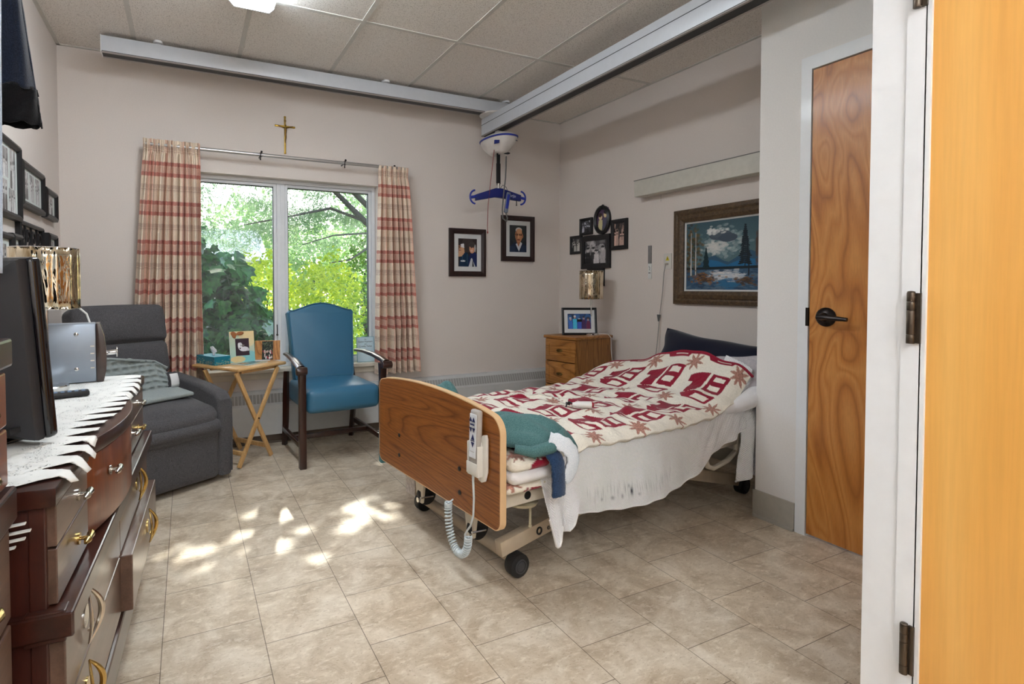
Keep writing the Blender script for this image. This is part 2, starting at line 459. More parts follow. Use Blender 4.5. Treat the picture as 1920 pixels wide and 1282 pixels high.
# ------------------------------------------------------------------ shell
b = B(); b.bb(XL - .15, XR + .15, YREAR - .15, YB + .35, -.08, 0); struct(b.obj('floor', floor_material(), smooth=False))
b = B(); b.bb(XL - .15, XR + .15, YREAR - .15, YB + .15, ZC, ZC + .08); struct(b.obj('ceiling', ceiling_material(), smooth=False))
b = B(); b.bb(XL - .12, XL, YREAR, YB + .12, 0, ZC); struct(b.obj('wall_left', m_wall, smooth=False))
b = B(); b.bb(XR, XR + .12, YC - .6, YB + .12, 0, ZC); struct(b.obj('wall_right', m_wall, smooth=False))
WX0, WX1, WZ0, WZ1 = -0.10, 1.412, 0.555, 1.985
b = B()
b.bb(XL, WX0, YB, YB + .16, 0, ZC); b.bb(WX1, XR, YB, YB + .16, 0, ZC)
b.bb(WX0, WX1, YB, YB + .16, 0, WZ0 - .03); b.bb(WX0, WX1, YB, YB + .16, WZ1, ZC)
struct(b.obj('wall_back', m_wall, smooth=False))
b = B(); b.bb(XL, XP, YREAR - .12, YREAR, 0, ZC); struct(b.obj('wall_rear', m_wall, smooth=False))
# closet box: a doorway is left open for the door
DY0, DY1, DZ = 0.80, 1.527, 2.165
b = B()
b.bb(XC, XC + .1, DY1, YC, 0, ZC); b.bb(XC, XC + .1, YP, DY0, 0, ZC); b.bb(XC, XC + .1, DY0, DY1, DZ, ZC)
b.bb(XC + .1, XR, YC - .1, YC, 0, ZC)
struct(b.obj('wall_closet', m_wall_white, smooth=False))
b = B(); b.bb(XP, XP + .1, 0.66, YP, 0, ZC); b.bb(XP, XP + .1, YREAR, -0.34, 0, ZC); b.bb(XP, XP + .1, -0.34, 0.66, 2.18, ZC); b.bb(XP + .1, XC, YP - .1, YP, 0, ZC)
struct(b.obj('wall_washroom', m_trim_white, smooth=False))
# ceiling grid
m_grid = plain('grey_white_ceiling_bar', (206, 202, 194), 0.5)
b = B()
for k in range(7):
    x = -0.28 + 0.617 * k
    if x < XR: b.bb(x - .013, x + .013, YREAR, YB, ZC - .004, ZC + .002)
for k in range(5):
    y = 3.078 - 1.236 * k
    if y > YREAR: b.bb(XL, XR, y - .013, y + .013, ZC - .0045, ZC + .002)
for (x0, x1, y0, y1) in ((XL, XL + .022, YREAR, YB), (XR - .022, XR, YC, YB), (XL, XR, YB - .022, YB)):
    b.bb(x0, x1, y0, y1, ZC - .005, ZC + .002)
struct(b.obj('trim_1', m_grid, smooth=False))
# baseboards
b = B(); b.bb(XC - .008, XC, 1.575, YC, 0, .135); b.bb(XC - .02, XC, 1.575, YC, 0, .012); b.bb(XC - .008, XR, YC, YC + .008, 0, .135)
struct(b.obj('baseboard_closet', m_cove, smooth=False))
b = B(); b.bb(XL, XR, YB - .012, YB, 0, .10); b.bb(XL, XR, YB - .03, YB, 0, .015); struct(b.obj('baseboard_back', m_cove_dark, smooth=False))
b = B(); b.bb(XR - .012, XR, YC, YB, 0, .10); struct(b.obj('baseboard_right', m_cove, smooth=False))
b = B(); b.bb(XL, XL + .012, YREAR, YB, 0, .10); struct(b.obj('baseboard_left', m_cove, smooth=False))

# ------------------------------------------------------------------ closet door
m_maple_dark = wood('figured_cherry_veneer', (166, 100, 40), (190, 120, 52), (206, 140, 70), 0.38, 'Z', 5, 9, figure=20, coat=0.15, fine_mix=.35)
m_maple = wood('clear_maple_veneer', (222, 160, 78), (232, 172, 88), (238, 184, 102), 0.35, 'Z', 4, 26, coat=0.2, fine_mix=.16)
m_bronze = plain('dark_bronze_metal', (46, 40, 38), 0.32, 0.85, var=0.1)
m_hinge = plain('aged_bronze_hinge', (92, 82, 72), 0.35, 0.9, var=0.12)
m_black = plain('black_plastic', (20, 20, 22), 0.45)
d1 = struct(thing('door_1', None, None, (XC, 1.16, 0))); d1['label'] = 'figured cherry closet door with dark lever handle beyond the white door post'
b = B(); b.bb(.0, .045, DY0 - 1.16 + .004, DY1 - 1.16 - .004, .012, DZ - .006); b.obj('door_leaf', m_maple_dark, d1, smooth=False)
b = B()
b.bb(-.006, .10, DY1 - 1.16, DY1 - 1.16 + .046, 0, DZ + .06); b.bb(-.006, .10, DY0 - 1.16 - .046, DY0 - 1.16, 0, DZ + .06); b.bb(-.006, .10, DY0 - 1.16, DY1 - 1.16, DZ, DZ + .06)
b.obj('door_frame', m_trim_white, d1, smooth=False)
hy = 1.451 - 1.16
b = B(); b.lathe([(.043, 0), (.043, .004), (.036, .013), (.02, .018), (.012, .05), (.012, .058)], M=MX((-.001, hy, 1.03), ry=-R(90)))
b.tube([(-.052, hy + .008, 1.03), (-.056, hy - .02, 1.031), (-.056, hy - .06, 1.028), (-.052, hy - .112, 1.025)], [.013, .0125, .011, .009], 10)
ho = b.obj('door_handle', m_bronze, d1)
b = B(); b.bb(-.008, .002, DY1 - 1.16 - .001, DY1 - 1.16 + .010, .985, 1.07); b.obj('strike_plate', m_bronze, d1, smooth=False)

# ------------------------------------------------------------------ washroom door beside the camera
d2 = struct(thing('door_2', None, None, (XP, 0.16, 0))); d2['label'] = 'bright maple washroom door nearest the camera with dark bronze hinges'
b = B(); b.bb(.002, .046, -.495, .458, .01, 2.125); b.obj('door_leaf', m_maple, d2, smooth=False)
b = B()
b.bb(-.005, .1, .463, .5, 0, 2.18); b.bb(-.005, .1, -.5, -.463 - .037, 0, 2.18); b.bb(-.005, .1, -.5, .5, 2.13, 2.18)
b.bb(-.005, .004, .455, .4655, 0, 2.13)
b.obj('door_frame', m_trim_white, d2, smooth=False)
for z in (1.84, 1.098, 0.345):
    b = B(); yh = .478
    for k, (a, c) in enumerate(((-.057, -.037), (-.0365, .0165), (.017, .036), (.0365, .057))):
        b.cyl((-.014, yh, z + a), (-.014, yh, z + c), .0078, n=16, bev=.0008)
    b.bb(-.010, .003, yh - .016, yh - .006, z - .056, z + .056); b.ball((-.014, yh, z + .058), (.0075, .0075, .003), 12)
    b.obj('hinge', m_hinge, d2)

# ------------------------------------------------------------------ window
w1 = struct(thing('window_1', None, None, (0, YB, 0))); w1['label'] = 'white framed two-pane window with garden outside'
def rect_frame(b, x0, x1, z0, z1, t, y0, y1, bev=.003):
    b.bb(x0, x0 + t, y0, y1, z0, z1, bev); b.bb(x1 - t, x1, y0, y1, z0, z1, bev)
    b.bb(x0 + t, x1 - t, y0, y1, z1 - t, z1, bev); b.bb(x0 + t, x1 - t, y0, y1, z0, z0 + t, bev)
b = B(); rect_frame(b, WX0, WX1, WZ0, WZ1, .028, .075, .155); b.bb(.628, .69, .085, .155, WZ0, WZ1, .004)
b.bb(.655, .661, .078, .09, WZ0, WZ1); b.obj('window_frame', m_window_white, w1, smooth=False)
m_gasket = plain('dark_window_gasket', (60, 62, 64), 0.6)
def glass_mat():
    m = bpy.data.materials.new('window_glass'); m.use_nodes = True; nt = m.node_tree; nt.nodes.clear()
    out = N(nt, 'ShaderNodeOutputMaterial'); t = N(nt, 'ShaderNodeBsdfTransparent'); t.inputs[0].default_value = (.96, .985, .975, 1)
    g = N(nt, 'ShaderNodeBsdfGlossy'); g.inputs['Roughness'].default_value = 0.0
    d = N(nt, 'ShaderNodeBsdfDiffuse'); d.inputs[0].default_value = (.8, .9, .9, 1)
    fr = N(nt, 'ShaderNodeFresnel'); fr.inputs[0].default_value = 1.3
    mx = N(nt, 'ShaderNodeMixShader'); L(nt, fr.outputs[0], mx.inputs[0]); L(nt, t.outputs[0], mx.inputs[1]); L(nt, g.outputs[0], mx.inputs[2])
    m2 = N(nt, 'ShaderNodeMixShader'); n = noise(nt, coords(nt, (1, 1, 1)), 3.0, 3)
    L(nt, ramp(nt, n, [(0.4, (0.015,) * 3), (0.75, (0.07,) * 3)]), m2.inputs[0]); L(nt, mx.outputs[0], m2.inputs[1]); L(nt, d.outputs[0], m2.inputs[2])
    L(nt, m2.outputs[0], out.inputs[0]); return m
m_glass = glass_mat()
for (x0, x1) in ((WX0 + .028, .628), (.69, WX1 - .028)):
    b = B(); rect_frame(b, x0, x1, WZ0 + .028, WZ1 - .028, .022, .095, .14)
    sash = b.obj('sash', m_window_white, w1, smooth=False)
    b = B(); rect_frame(b, x0 + .021, x1 - .021, WZ0 + .049, WZ1 - .049, .005, .102, .135, 0); b.obj('gasket', m_gasket, sash, smooth=False)
    b = B(); b.bb(x0 + .02, x1 - .02, .117, .121, WZ0 + .048, WZ1 - .048); b.obj('pane', m_glass, sash, smooth=False)
m_sill = plain('cream_painted_sill', (222, 212, 194), 0.4)
b = B(); b.bb(WX0 - .03, WX1 + .03, -.035, .08, WZ0 - .03, WZ0, .006); b.bb(WX0 - .02, WX1 + .02, -.012, 0, WZ0 - .075, WZ0 - .03, .003); b.obj('window_sill', m_sill, w1, smooth=False)
b = B(); b.cyl((.625, .09, .80), (.625, .082, .80), .008); b.tube([(.625, .08, .80), (.624, .075, .84), (.622, .072, .88)], .004); b.obj('latch', plain('worn_metal', (90, 88, 86), 0.4, 0.7), w1)

# ------------------------------------------------------------------ heater along the window wall
m_heat = plain('light_grey_enamel', (200, 200, 198), 0.42, var=0.02); m_slot = plain('grille_shadow_gap', (160, 158, 154), 0.8)
ht = thing('baseboard_heater', 'long light grey baseboard heater with slotted top under the window', 'heater', (0, YB, 0))
poly = [(0, .075), (-.078, .075), (-.08, .08), (-.08, .295), (-.072, .31), (-.045, .375), (-.03, .395), (0, .40)]
HX0, HX1 = -0.60, 3.20
b = B(); b.prism([(p[0], p[1]) for p in poly], HX0, HX1, M_YZ); b.obj('cabinet', m_heat, ht, smooth=False)
b = B(); nsl = 150
A0 = Vector((0, -.0735, .311)); A1 = Vector((0, -.0462, .3735)); nrm = Vector((0, -.92, .39))
for k in range(nsl):
    x = HX0 + .03 + (HX1 - HX0 - .06) * k / nsl; w_ = (HX1 - HX0 - .06) / nsl * 0.8
    p = [A0 + Vector((x, 0, 0)) + nrm * .0012, A0 + Vector((x + w_, 0, 0)) + nrm * .0012, A1 + Vector((x + w_, 0, 0)) + nrm * .0012, A1 + Vector((x, 0, 0)) + nrm * .0012]
    b.face(p)
b.obj('grille', m_slot, ht, smooth=False)

# ------------------------------------------------------------------ lamps of the room
lf = thing('ceiling_light', 'white wraparound ceiling light, lit, at the top edge of the picture', 'light', (0.33, 2.45, ZC - .005))
pr = [(-.12, 0), (-.115, -.05), (-.09, -.075), (.09, -.075), (.115, -.05), (.12, 0)]
b = B(); b.prism([(x * .97, z) for x, z in pr], -.6, .6, Matrix(((1, 0, 0, 0), (0, 0, 1, 0), (0, 1, 0, 0), (0, 0, 0, 1)))); b.obj('diffuser', emit('lit_diffuser', (234, 245, 255), LAMP_ROOM), lf, smooth=False)
for y in (-.605, .605):
    b = B(); b.prism([(x * .98, z * 1.0) for x, z in pr], y - .006, y + .006, Matrix(((1, 0, 0, 0), (0, 0, 1, 0), (0, 1, 0, 0), (0, 0, 0, 1)))); b.obj('end_cap', m_trim_white, lf, smooth=False)
le = thing('ceiling_light', 'white wraparound ceiling light over the entry behind the camera', 'light', (0.55, -1.15, ZC - .005))
b = B(); b.prism(pr, -.55, .55, Matrix(((1, 0, 0, 0), (0, 0, 1, 0), (0, 1, 0, 0), (0, 0, 0, 1)))); b.obj('diffuser', emit('lit_entry_diffuser', (234, 245, 255), LAMP_ENTRY), le, smooth=False)

# invented uplighter, unseen behind the camera, added to bounce fill light off the ceiling
fl = thing('fill_uplight', 'added fill light shaped as a slim uplighter, unseen behind the camera', 'lamp', (-0.40, -1.25, 0))
b = B(); b.lathe([(.15, 0), (.15, .015), (.02, .025)]); b.obj('base', m_black, fl)
b = B(); b.cyl((0, 0, .02), (0, 0, 1.60), .012, n=12); b.obj('pole', m_black, fl)
b = B(); b.lathe([(.03, 1.58), (.20, 1.70), (.205, 1.72), (.19, 1.705), (.02, 1.60)]); b.obj('lamp_shade', m_trim_white, fl)
b = B(); b.cyl((0, 0, 1.69), (0, 0, 1.70), .17, n=24); b.obj('fill_disc', emit('fill_uplight_glow', (234, 245, 255), FILL_UP), fl)
# ================================================================== outdoors
w = bpy.data.worlds.new('sky'); bpy.context.scene.world = w; w.use_nodes = True; nt = w.node_tree
bg = nt.nodes['Background']; sky = N(nt, 'ShaderNodeTexSky'); sky.sky_type = 'NISHITA'; sky.sun_disc = False
sky.sun_elevation = SUN_EL; sky.sun_rotation = R(10); sky.air_density = 1.0; sky.dust_density = 2.0
L(nt, sky.outputs[0], bg.inputs[0]); bg.inputs[1].default_value = SKY
sl = bpy.data.lights.new('sun', 'SUN'); sl.energy = SUN; sl.angle = R(0.6); sl.color = (1.0, .95, .86)
so = bpy.data.objects.new('sun', sl); COL.objects.link(so); so.rotation_euler = SUNV.to_track_quat('Z', 'Y').to_euler(); so.location = (2, 12, 10)

b = B(); b.bb(-25, 30, YB + .36, 40, -.35, -.25); gr = b.obj('lawn', leaf_mat('lawn_grass', (70, 100, 40), (110, 140, 60), 0.0, 0.8), smooth=False); tag(gr, 'green lawn outside the window', 'lawn', kind='structure')

LOBED = [(0, 0), (.18, -.05), (.42, .10), (.34, .28), (.5, .55), (.22, .60), (0, 1.0), (-.22, .60), (-.5, .55), (-.34, .28), (-.42, .10), (-.18, -.05)]
DIAM = [(0, 0), (.32, .4), (0, 1), (-.32, .4)]
NEED = [(-.02, 0), (.02, 0), (.012, 1), (-.012, 1)]
def leaves(name, parent, pts, size, mat, shape, seed=0, droop=0.5, face=None):
    r = np.random.default_rng(seed); n = len(pts); S = np.array([(x, y, 0) for x, y in shape]); k = len(S)
    a = r.uniform(0, 2 * np.pi, n); tilt = r.normal(droop, 0.5, n); rollv = r.normal(0, 0.5, n)
    d = np.stack([np.cos(a) * np.cos(tilt), np.sin(a) * np.cos(tilt), -np.sin(tilt)], 1)
    s = np.stack([-np.sin(a), np.cos(a), np.zeros(n)], 1); nn = np.cross(d, s)
    s = s * np.cos(rollv)[:, None] + nn * np.sin(rollv)[:, None]
    sz = size * r.uniform(0.6, 1.3, n)
    P = pts[:, None, :] + sz[:, None, None] * (S[None, :, 0:1] * s[:, None, :] + S[None, :, 1:2] * d[:, None, :])
    me = bpy.data.meshes.new(name); V = P.reshape(-1, 3).astype(np.float32)
    me.vertices.add(len(V)); me.vertices.foreach_set('co', V.ravel())
    me.loops.add(len(V)); me.loops.foreach_set('vertex_index', np.arange(len(V), dtype=np.int32))
    me.polygons.add(n); me.polygons.foreach_set('loop_start', np.arange(0, len(V), k, dtype=np.int32)); me.update(calc_edges=True)
    return link_mesh(name, me, mat, parent)
def blob(c, r, n, seed, hollow=0.55):
    g = np.random.default_rng(seed); d = g.normal(size=(n, 3)); d /= np.linalg.norm(d, axis=1)[:, None]
    q = (hollow + (1 - hollow) * g.uniform(0, 1, n) ** 0.6)[:, None] * (1 + 0.16 * np.sin(d[:, :1] * 7 + seed) * np.cos(d[:, 2:] * 6))
    return np.array(c) + d * q * np.array(r)
m_bark = plain('dark_bark', (58, 48, 42), 0.9, var=0.2)
m_bark2 = plain('grey_bark', (88, 80, 74), 0.9, var=0.2)
def shrub(name, label, c, r, n, size, mat, shape, seed, group=None, hollow=.5, droop=.5):
    t = thing(name, label, 'shrub', (c[0], c[1], -.25), 0, group)
    cl = (0, 0, c[2] + .25)
    leaves('foliage', t, blob(cl, r, n, seed, hollow), size, mat, shape, seed, droop)
    b = B()
    for k in range(5):
        a = k * 1.26 + seed; b.tube([(.05 * math.cos(a), .05 * math.sin(a), 0), (.3 * r[0] * math.cos(a), .3 * r[1] * math.sin(a), cl[2] * .6), (.6 * r[0] * math.cos(a), .6 * r[1] * math.sin(a), cl[2] * 1.15)], [.02, .015, .008], 6)
    b.obj('stem', m_bark, t); return t
m_l_dark = leaf_mat('dark_maple_leaf', (14, 44, 26), (62, 120, 58), 0.35, 0.38)
m_l_mid = leaf_mat('mid_green_leaf', (70, 110, 40), (130, 165, 60), 0.5)
m_l_yel = leaf_mat('sunlit_yellow_green_leaf', (150, 178, 30), (236, 236, 84), 0.65)
m_l_pine = leaf_mat('pale_pine_needle', (96, 130, 96), (165, 190, 140), 0.5)
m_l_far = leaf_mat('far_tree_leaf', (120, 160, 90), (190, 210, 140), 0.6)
shrub('broadleaf_shrub', 'dark green large-leaved shrub close behind the left pane', (.12, 5.6, .72), (.66, .5, .98), 1900, .135, m_l_dark, LOBED, 3, hollow=.3, droop=.8)
shrub('hedge_shrub', 'dark low leafy shrub behind the armchair under the mullion', (.80, 6.5, .40), (.5, .35, .55), 1300, .085, m_l_dark, LOBED, 11, hollow=.4)
shrub('golden_shrub', 'yellow-green sunlit shrub seen beside the mullion in the left pane', (.92, 7.9, .95), (.50, .42, .75), 2600, .075, m_l_yel, DIAM, 5)
shrub('golden_shrub', 'broad yellow-green sunlit shrub filling the right pane', (1.74, 7.5, .78), (.55, .42, .88), 3600, .075, m_l_yel, DIAM, 6)
shrub('leafy_shrub', 'mid green shrub at the right edge of the right pane', (2.62, 8.3, .95), (.5, .42, 1.1), 2600, .08, m_l_mid, DIAM, 8)
# pine overhanging the window; the shading leaves above it are added out of view
tp = thing('pine_tree', 'tall pine with dark slanting limbs and pale needles outside the right pane', 'tree', (3.3, 8.1, -.25))
O = Vector((3.3, 8.1, -.25))
b = B()
def limb(pts, r): b.tube([Vector(p) - O for p in pts], r, 8)
limb([(3.3, 8.1, -.25), (3.32, 8.1, 2.0), (3.25, 8.0, 5.5)], [.16, .14, .08]); b.obj('trunk', m_bark2, tp)
for pts, r in (([(3.3, 8.1, 1.3), (2.4, 7.5, 2.04), (1.76, 7.5, 2.62), (1.3, 7.3, 3.0)], [.06, .045, .03, .015]),
               ([(3.3, 8.1, 1.75), (2.4, 7.5, 2.3), (2.0, 7.5, 2.65), (1.6, 7.2, 3.1)], [.055, .042, .03, .015]),
               ([(2.3, 7.5, 2.12), (1.85, 7.6, 2.28), (1.2, 7.7, 2.12), (.7, 7.7, 2.0)], [.025, .02, .013, .006]),
               ([(2.45, 7.5, 1.95), (1.9, 7.6, 1.9), (1.45, 7.6, 1.75)], [.015, .011, .005]),
               ([(2.5, 7.6, 1.8), (2.1, 7.5, 1.55), (1.8, 7.5, 1.5)], [.018, .012, .006]),
               ([(3.3, 8.1, 3.2), (2.0, 7.0, 3.6), (.6, 6.2, 3.5), (-.3, 6, 3.3)], [.06, .05, .03, .01])):
    b = B(); limb(pts, r); b.obj('branch', m_bark if r[0] > .02 else m_bark2, tp)
g = np.random.default_rng(21); P_ = []
for k in range(190):
    c = np.array([g.uniform(-.3, 3.2), g.uniform(7.6, 9.2), g.uniform(1.75, 3.1)])
    if g.uniform() < .2 and c[2] < 2.2 and c[0] > .9: continue
    P_.append(c + g.normal(size=(260, 3)) * np.array([.16, .16, .07]))
P_ = np.concatenate(P_) - np.array(O)
nd = leaves('needles', tp, P_, .10, m_l_pine, [(-.035, 0), (.035, 0), (.02, 1), (-.02, 1)], 22, droop=.2)
# unseen leaves added along the sun rays, gaps carved to place the floor's sun patches
gaps = [(.15, 2.575, .17, .05), (.30, 2.74, .10, .045), (.05, 2.53, .10, .03), (.24, 2.54, .12, .05), (.79, 2.83, .035, .03), (.72, 2.55, .06, .015), (.93, 2.61, .03, .03), (.47, 2.77, .03, .02)]
cp = []
g = np.random.default_rng(5)
while len(cp) < 5200:
    fx, fy = g.uniform(-1.3, 2.0), g.uniform(.9, 4.1); t = g.uniform(5.2, 7.2)
    p = np.array([fx, fy, 0]) + t * np.array(SUNV)
    if any(((fx - a) / (c + .085)) ** 2 + ((fy - d - .0) / (e + .10)) ** 2 < 1 for a, d, c, e in gaps): continue
    cp.append(p)
leaves('sun_shade_crown', tp, np.array(cp) - np.array(O), 0.17, m_l_mid, DIAM, 31, droop=.2)
# far trees and the house across the garden
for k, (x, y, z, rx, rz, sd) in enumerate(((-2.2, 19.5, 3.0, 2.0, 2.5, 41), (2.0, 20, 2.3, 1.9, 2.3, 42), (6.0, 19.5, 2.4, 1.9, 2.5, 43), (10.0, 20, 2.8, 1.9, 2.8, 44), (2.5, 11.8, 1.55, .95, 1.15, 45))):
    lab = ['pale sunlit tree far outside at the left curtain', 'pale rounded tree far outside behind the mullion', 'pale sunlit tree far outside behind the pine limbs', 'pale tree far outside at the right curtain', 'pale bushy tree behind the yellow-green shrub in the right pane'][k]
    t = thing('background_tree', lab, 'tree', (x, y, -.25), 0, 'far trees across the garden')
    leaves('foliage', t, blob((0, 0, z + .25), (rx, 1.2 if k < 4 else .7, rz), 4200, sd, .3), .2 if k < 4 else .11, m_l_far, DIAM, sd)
    b = B(); b.tube([(0, 0, 0), (.05, 0, z)], [.18, .1], 8); b.obj('trunk', m_bark, t)
hs = thing('house', 'grey roofed low house across the garden seen through the left pane', 'building', (.6, 14, -.25))
b = B(); b.bb(-3.5, 1.0, 0, 3, 0, 2.1); b.obj('wall', plain('house_siding', (150, 146, 140), .8), hs, smooth=False)
b = B(); b.prism([(-.4, 2.05), (1.5, 2.95), (3.4, 2.05)], -3.8, 1.2, M_YZ); b.obj('roof', plain('grey_shingle', (150, 152, 156), .9, var=.15), hs, smooth=False)
for x in (-1.2, .1):
    b = B(); b.bb(x, x + .7, -.03, .02, .9, 1.7); b.obj('window', plain('dark_house_glass', (50, 56, 60), .2), hs, smooth=False)
# ================================================================== blue armchair
m_vinyl = plain('blue_vinyl', (52, 106, 136), 0.36, var=0.04, vscale=8, bmp=0.15, bscale=500, coat=0.05)
m_mahog = wood('dark_mahogany', (30, 12, 8), (48, 20, 12), (66, 30, 18), 0.3, 'Z', 8, 10, coat=0.3)
ch = thing('armchair', 'blue vinyl armchair with dark wooden arms and legs in front of the window', 'chair', (.935, 3.505, 0), R(3.5))
b = B(); b.cushion((0, .24, .425), (.50, .53, .155), .035, (.0, .012, .022), 14); b.obj('seat', m_vinyl, ch)
lean = MX((0, .455, .475), rx=-R(11))
def back_outline(w0, w1, h):
    pts = [(-w0 + .03, 0), (w0 - .03, 0), (w0, .03)]
    pts += [(w1 - .004, h - .10), (w1, h - .055), (w1 - .012, h - .04)]
    n = 18
    for k in range(n + 1):
        t = 1 - 2 * k / n; x = t * (w1 - .03)
        pts.append((x, h - .04 + .055 * math.cos(t * math.pi / 2) ** 1.3))
    pts += [(-w1 + .012, h - .04), (-w1, h - .055), (-w1 + .004, h - .10), (-w0, .03)]
    return pts
b = B(); b.prism(back_outline(.222, .25, .565), -.045, .045, lean @ M_XZ, bev=.022, seg=4)
o = b.obj('backrest', m_vinyl, ch)
# piping round the front edge
b = B(); pts = [lean @ (M_XZ @ Vector((x * .965, z * .985 + .004, .045))) for x, z in back_outline(.222, .25, .565)]
b.tube(pts, .004, 6, closed=True); b.obj('piping', m_vinyl, o)
for s in (-1, 1):
    x = s * .277
    b = B(); b.prism([(-.022, 0), (.022, 0), (.022, .44), (.016, .52), (.024, .60), (.03, .645), (-.03, .645), (-.024, .60), (-.018, .52), (-.022, .44)], -.022, .022, MX((x, 0, 0)) @ M_YZ, bev=.004); b.obj('leg', m_mahog, ch)
    b = B(); b.tube([(x * .93, .60, 0), (x * .93, .555, .2), (x * .93, .54, .42), (x * .9, .56, .55)], [.021, .023, .024, .02], 4); b.obj('leg', m_mahog, ch)
    b = B()
    path = [(x * .96, .50, .685), (x, .36, .690), (x * 1.03, .18, .682), (x * 1.05, .04, .665), (x * 1.05, -.035, .652)]
    b.tube([Vector(p) for p in path], [.020, .023, .026, .029, .030], 12, flat=.62)
    b.cyl((x * 1.05 - .034, -.045, .636), (x * 1.05 + .034, -.045, .636), .026, n=16, bev=.004)
    b.obj('armrest', m_mahog, ch)
    b = B(); b.bb(x * .98 - .012, x * .98 + .012, .02, .55, .115, .15, .003); b.obj('stretcher', m_mahog, ch)
b = B(); b.bb(-.27, .27, .26, .285, .118, .148, .003); b.obj('stretcher', m_mahog, ch)

# ================================================================== recliner
m_char = fabric('charcoal_tweed', (54, 52, 54), (106, 104, 106), 420, .95, .35)
rc = thing('recliner', 'charcoal fabric recliner chair in the corner by the plaid curtain', 'chair', (-.084, 3.35, 0), R(29))
b = B(); b.cushion((0, .03, .19), (.56, .10, .32), .03, (0, .015, 0), 10); b.obj('front_panel', m_char, rc)
b = B(); b.cushion((0, .02, .335), (.57, .15, .10), .045, (0, .015, .012), 10, rot=(R(-14), 0, 0)); b.obj('footrest', m_char, rc)
b = B(); b.cushion((0, .25, .405), (.56, .56, .15), .06, (0, .02, .045), 14, rot=(R(4), 0, 0)); b.obj('seat_cushion', m_char, rc)
for s in (-1, 1):
    xo = s * .37; xi = s * .275
    b = B()
    prof = [(-.01, .03), (.62 if s > 0 else .5, .03), (.62 if s > 0 else .5, .60), (.40, .585), (.20, .565), (.03, .53), (-.015, .49), (-.02, .30)]
    b.prism(prof, 0, .09, MX((min(xo, xi), 0, 0)) @ M_YZ, bev=.025, seg=4)
    ao = b.obj('arm', m_char, rc)
    b = B(); b.tube([(xo - s * .012, y, z) for y, z in ((.60 if s > 0 else .48, .59), (.40, .575), (.20, .555), (.03, .52), (-.012, .47), (-.017, .30), (-.012, .05))], .006, 6); b.obj('piping', m_char, ao)
bk = MX((0, .50, .40), rx=-R(13))
for (z0, z1, w_, th, nm) in ((0.0, .22, .52, .17, 'lumbar_cushion'), (.21, .43, .53, .18, 'back_cushion'), (.42, .665, .54, .19, 'headrest')):
    b = B(); b.cushion((0, .03, (z0 + z1) / 2), (w_, th, z1 - z0), .042, (.004, .03, .008), 14, M=bk); b.obj(nm, m_char, rc)
b = B(); b.cushion((0, .13, .30), (.50, .08, .62), .035, (0, .01, .01), 8, M=bk); b.obj('back_panel', m_char, rc)
b = B(); b.bb(-.26, .26, .1, .5, .0, .06, .01); b.obj('base', m_black, rc)

# quilted pad over the recliner
m_pad = fabric('grey_quilted_cotton', (134, 142, 140), (164, 172, 170), 400, .95, .2)
qp = thing('seat_pad', 'grey quilted pad draped over the back and seat of the charcoal recliner', 'pad', (-.084, 3.35, 0), R(29))
def pad_back(nu=70, nv=50):
    P = []
    for i in range(nu):
        for j in range(nv):
            a, c = i / (nu - 1), j / (nv - 1)
            x = -.42 + a * .57; top = .80 - .10 * a - .035 * max(0, a - .88) / .12
            z = .475 + c * (top - .475)
            x = x + .02 * c
            y = .325 + (z - .475) * .20 - .03 * math.sin(a * 5) * c + .016 * abs(math.sin(a * 34 + c * 6)) * abs(math.sin(c * 23 - a * 7)) + .03 * (1 - c) ** 4 * -1
            P.append((x, y - .015, z))
    return P
np_grid('back_flap', pad_back(), 70, 50, m_pad, qp, thick=.016)
b = B(); b.cushion((-.03, .205, .535), (.46, .19, .026), .012, (0, 0, .008), 8, rot=(R(6), 0, R(4))); b.obj('seat_flap', m_pad, qp)
pts = [Vector(pad_back()[i * 50 + 49]) + Vector((0, -.006, 0)) for i in range(70)]
b = B(); b.tube(pts, .008, 6); b.obj('binding', m_pad, qp)
tg = plain('white_fabric_tag', (226, 226, 226), .8)
np_grid('care_tag', [(.135 + .05 * a + .01 * c, .285 - .012 * math.sin(c * 3), .64 - .085 * c + .0 * a) for a in (0, .33, .66, 1) for c in (0, .25, .5, .75, 1)], 4, 5, tg, qp, thick=.001)

# ================================================================== tray table
m_pine = wood('light_beech', (196, 150, 92), (214, 170, 112), (228, 188, 132), .4, 'Z', 7, 9)
m_pine_t = wood('light_beech_top', (196, 150, 92), (214, 170, 112), (228, 188, 132), .4, 'X', 7, 9)
TT = thing('tray_table', 'light wooden folding tray table between recliner and blue armchair', 'table', (.325, 3.957, 0), R(36))
TW, TL, TZ = .42, .46, .645
b = B(); b.bb(-TW / 2, TW / 2, -TL / 2, TL / 2, TZ - .022, TZ, .009, 3); b.obj('tabletop', m_pine_t, TT)
b = B(); b.bb(-TW / 2 + .05, TW / 2 - .05, -TL / 2 + .03, -TL / 2 + .05, TZ - .04, TZ - .022, .002); b.obj('rail', m_pine, TT)
b = B(); b.bb(-TW / 2 + .05, TW / 2 - .05, TL / 2 - .14, TL / 2 - .12, TZ - .04, TZ - .022, .002); b.obj('rail', m_pine, TT)
def bar(p0, p1, w_, t_, mat, parent, nm):
    p0, p1 = Vector(p0), Vector(p1); d = (p1 - p0); q = Vector((0, 0, 1)).rotation_difference(d.normalized())
    b = B(); b.box((0, 0, 0), (w_, t_, d.length), None, .003, 2, M=Matrix.Translation((p0 + p1) / 2) @ q.to_matrix().to_4x4()); return b.obj(nm, mat, parent)
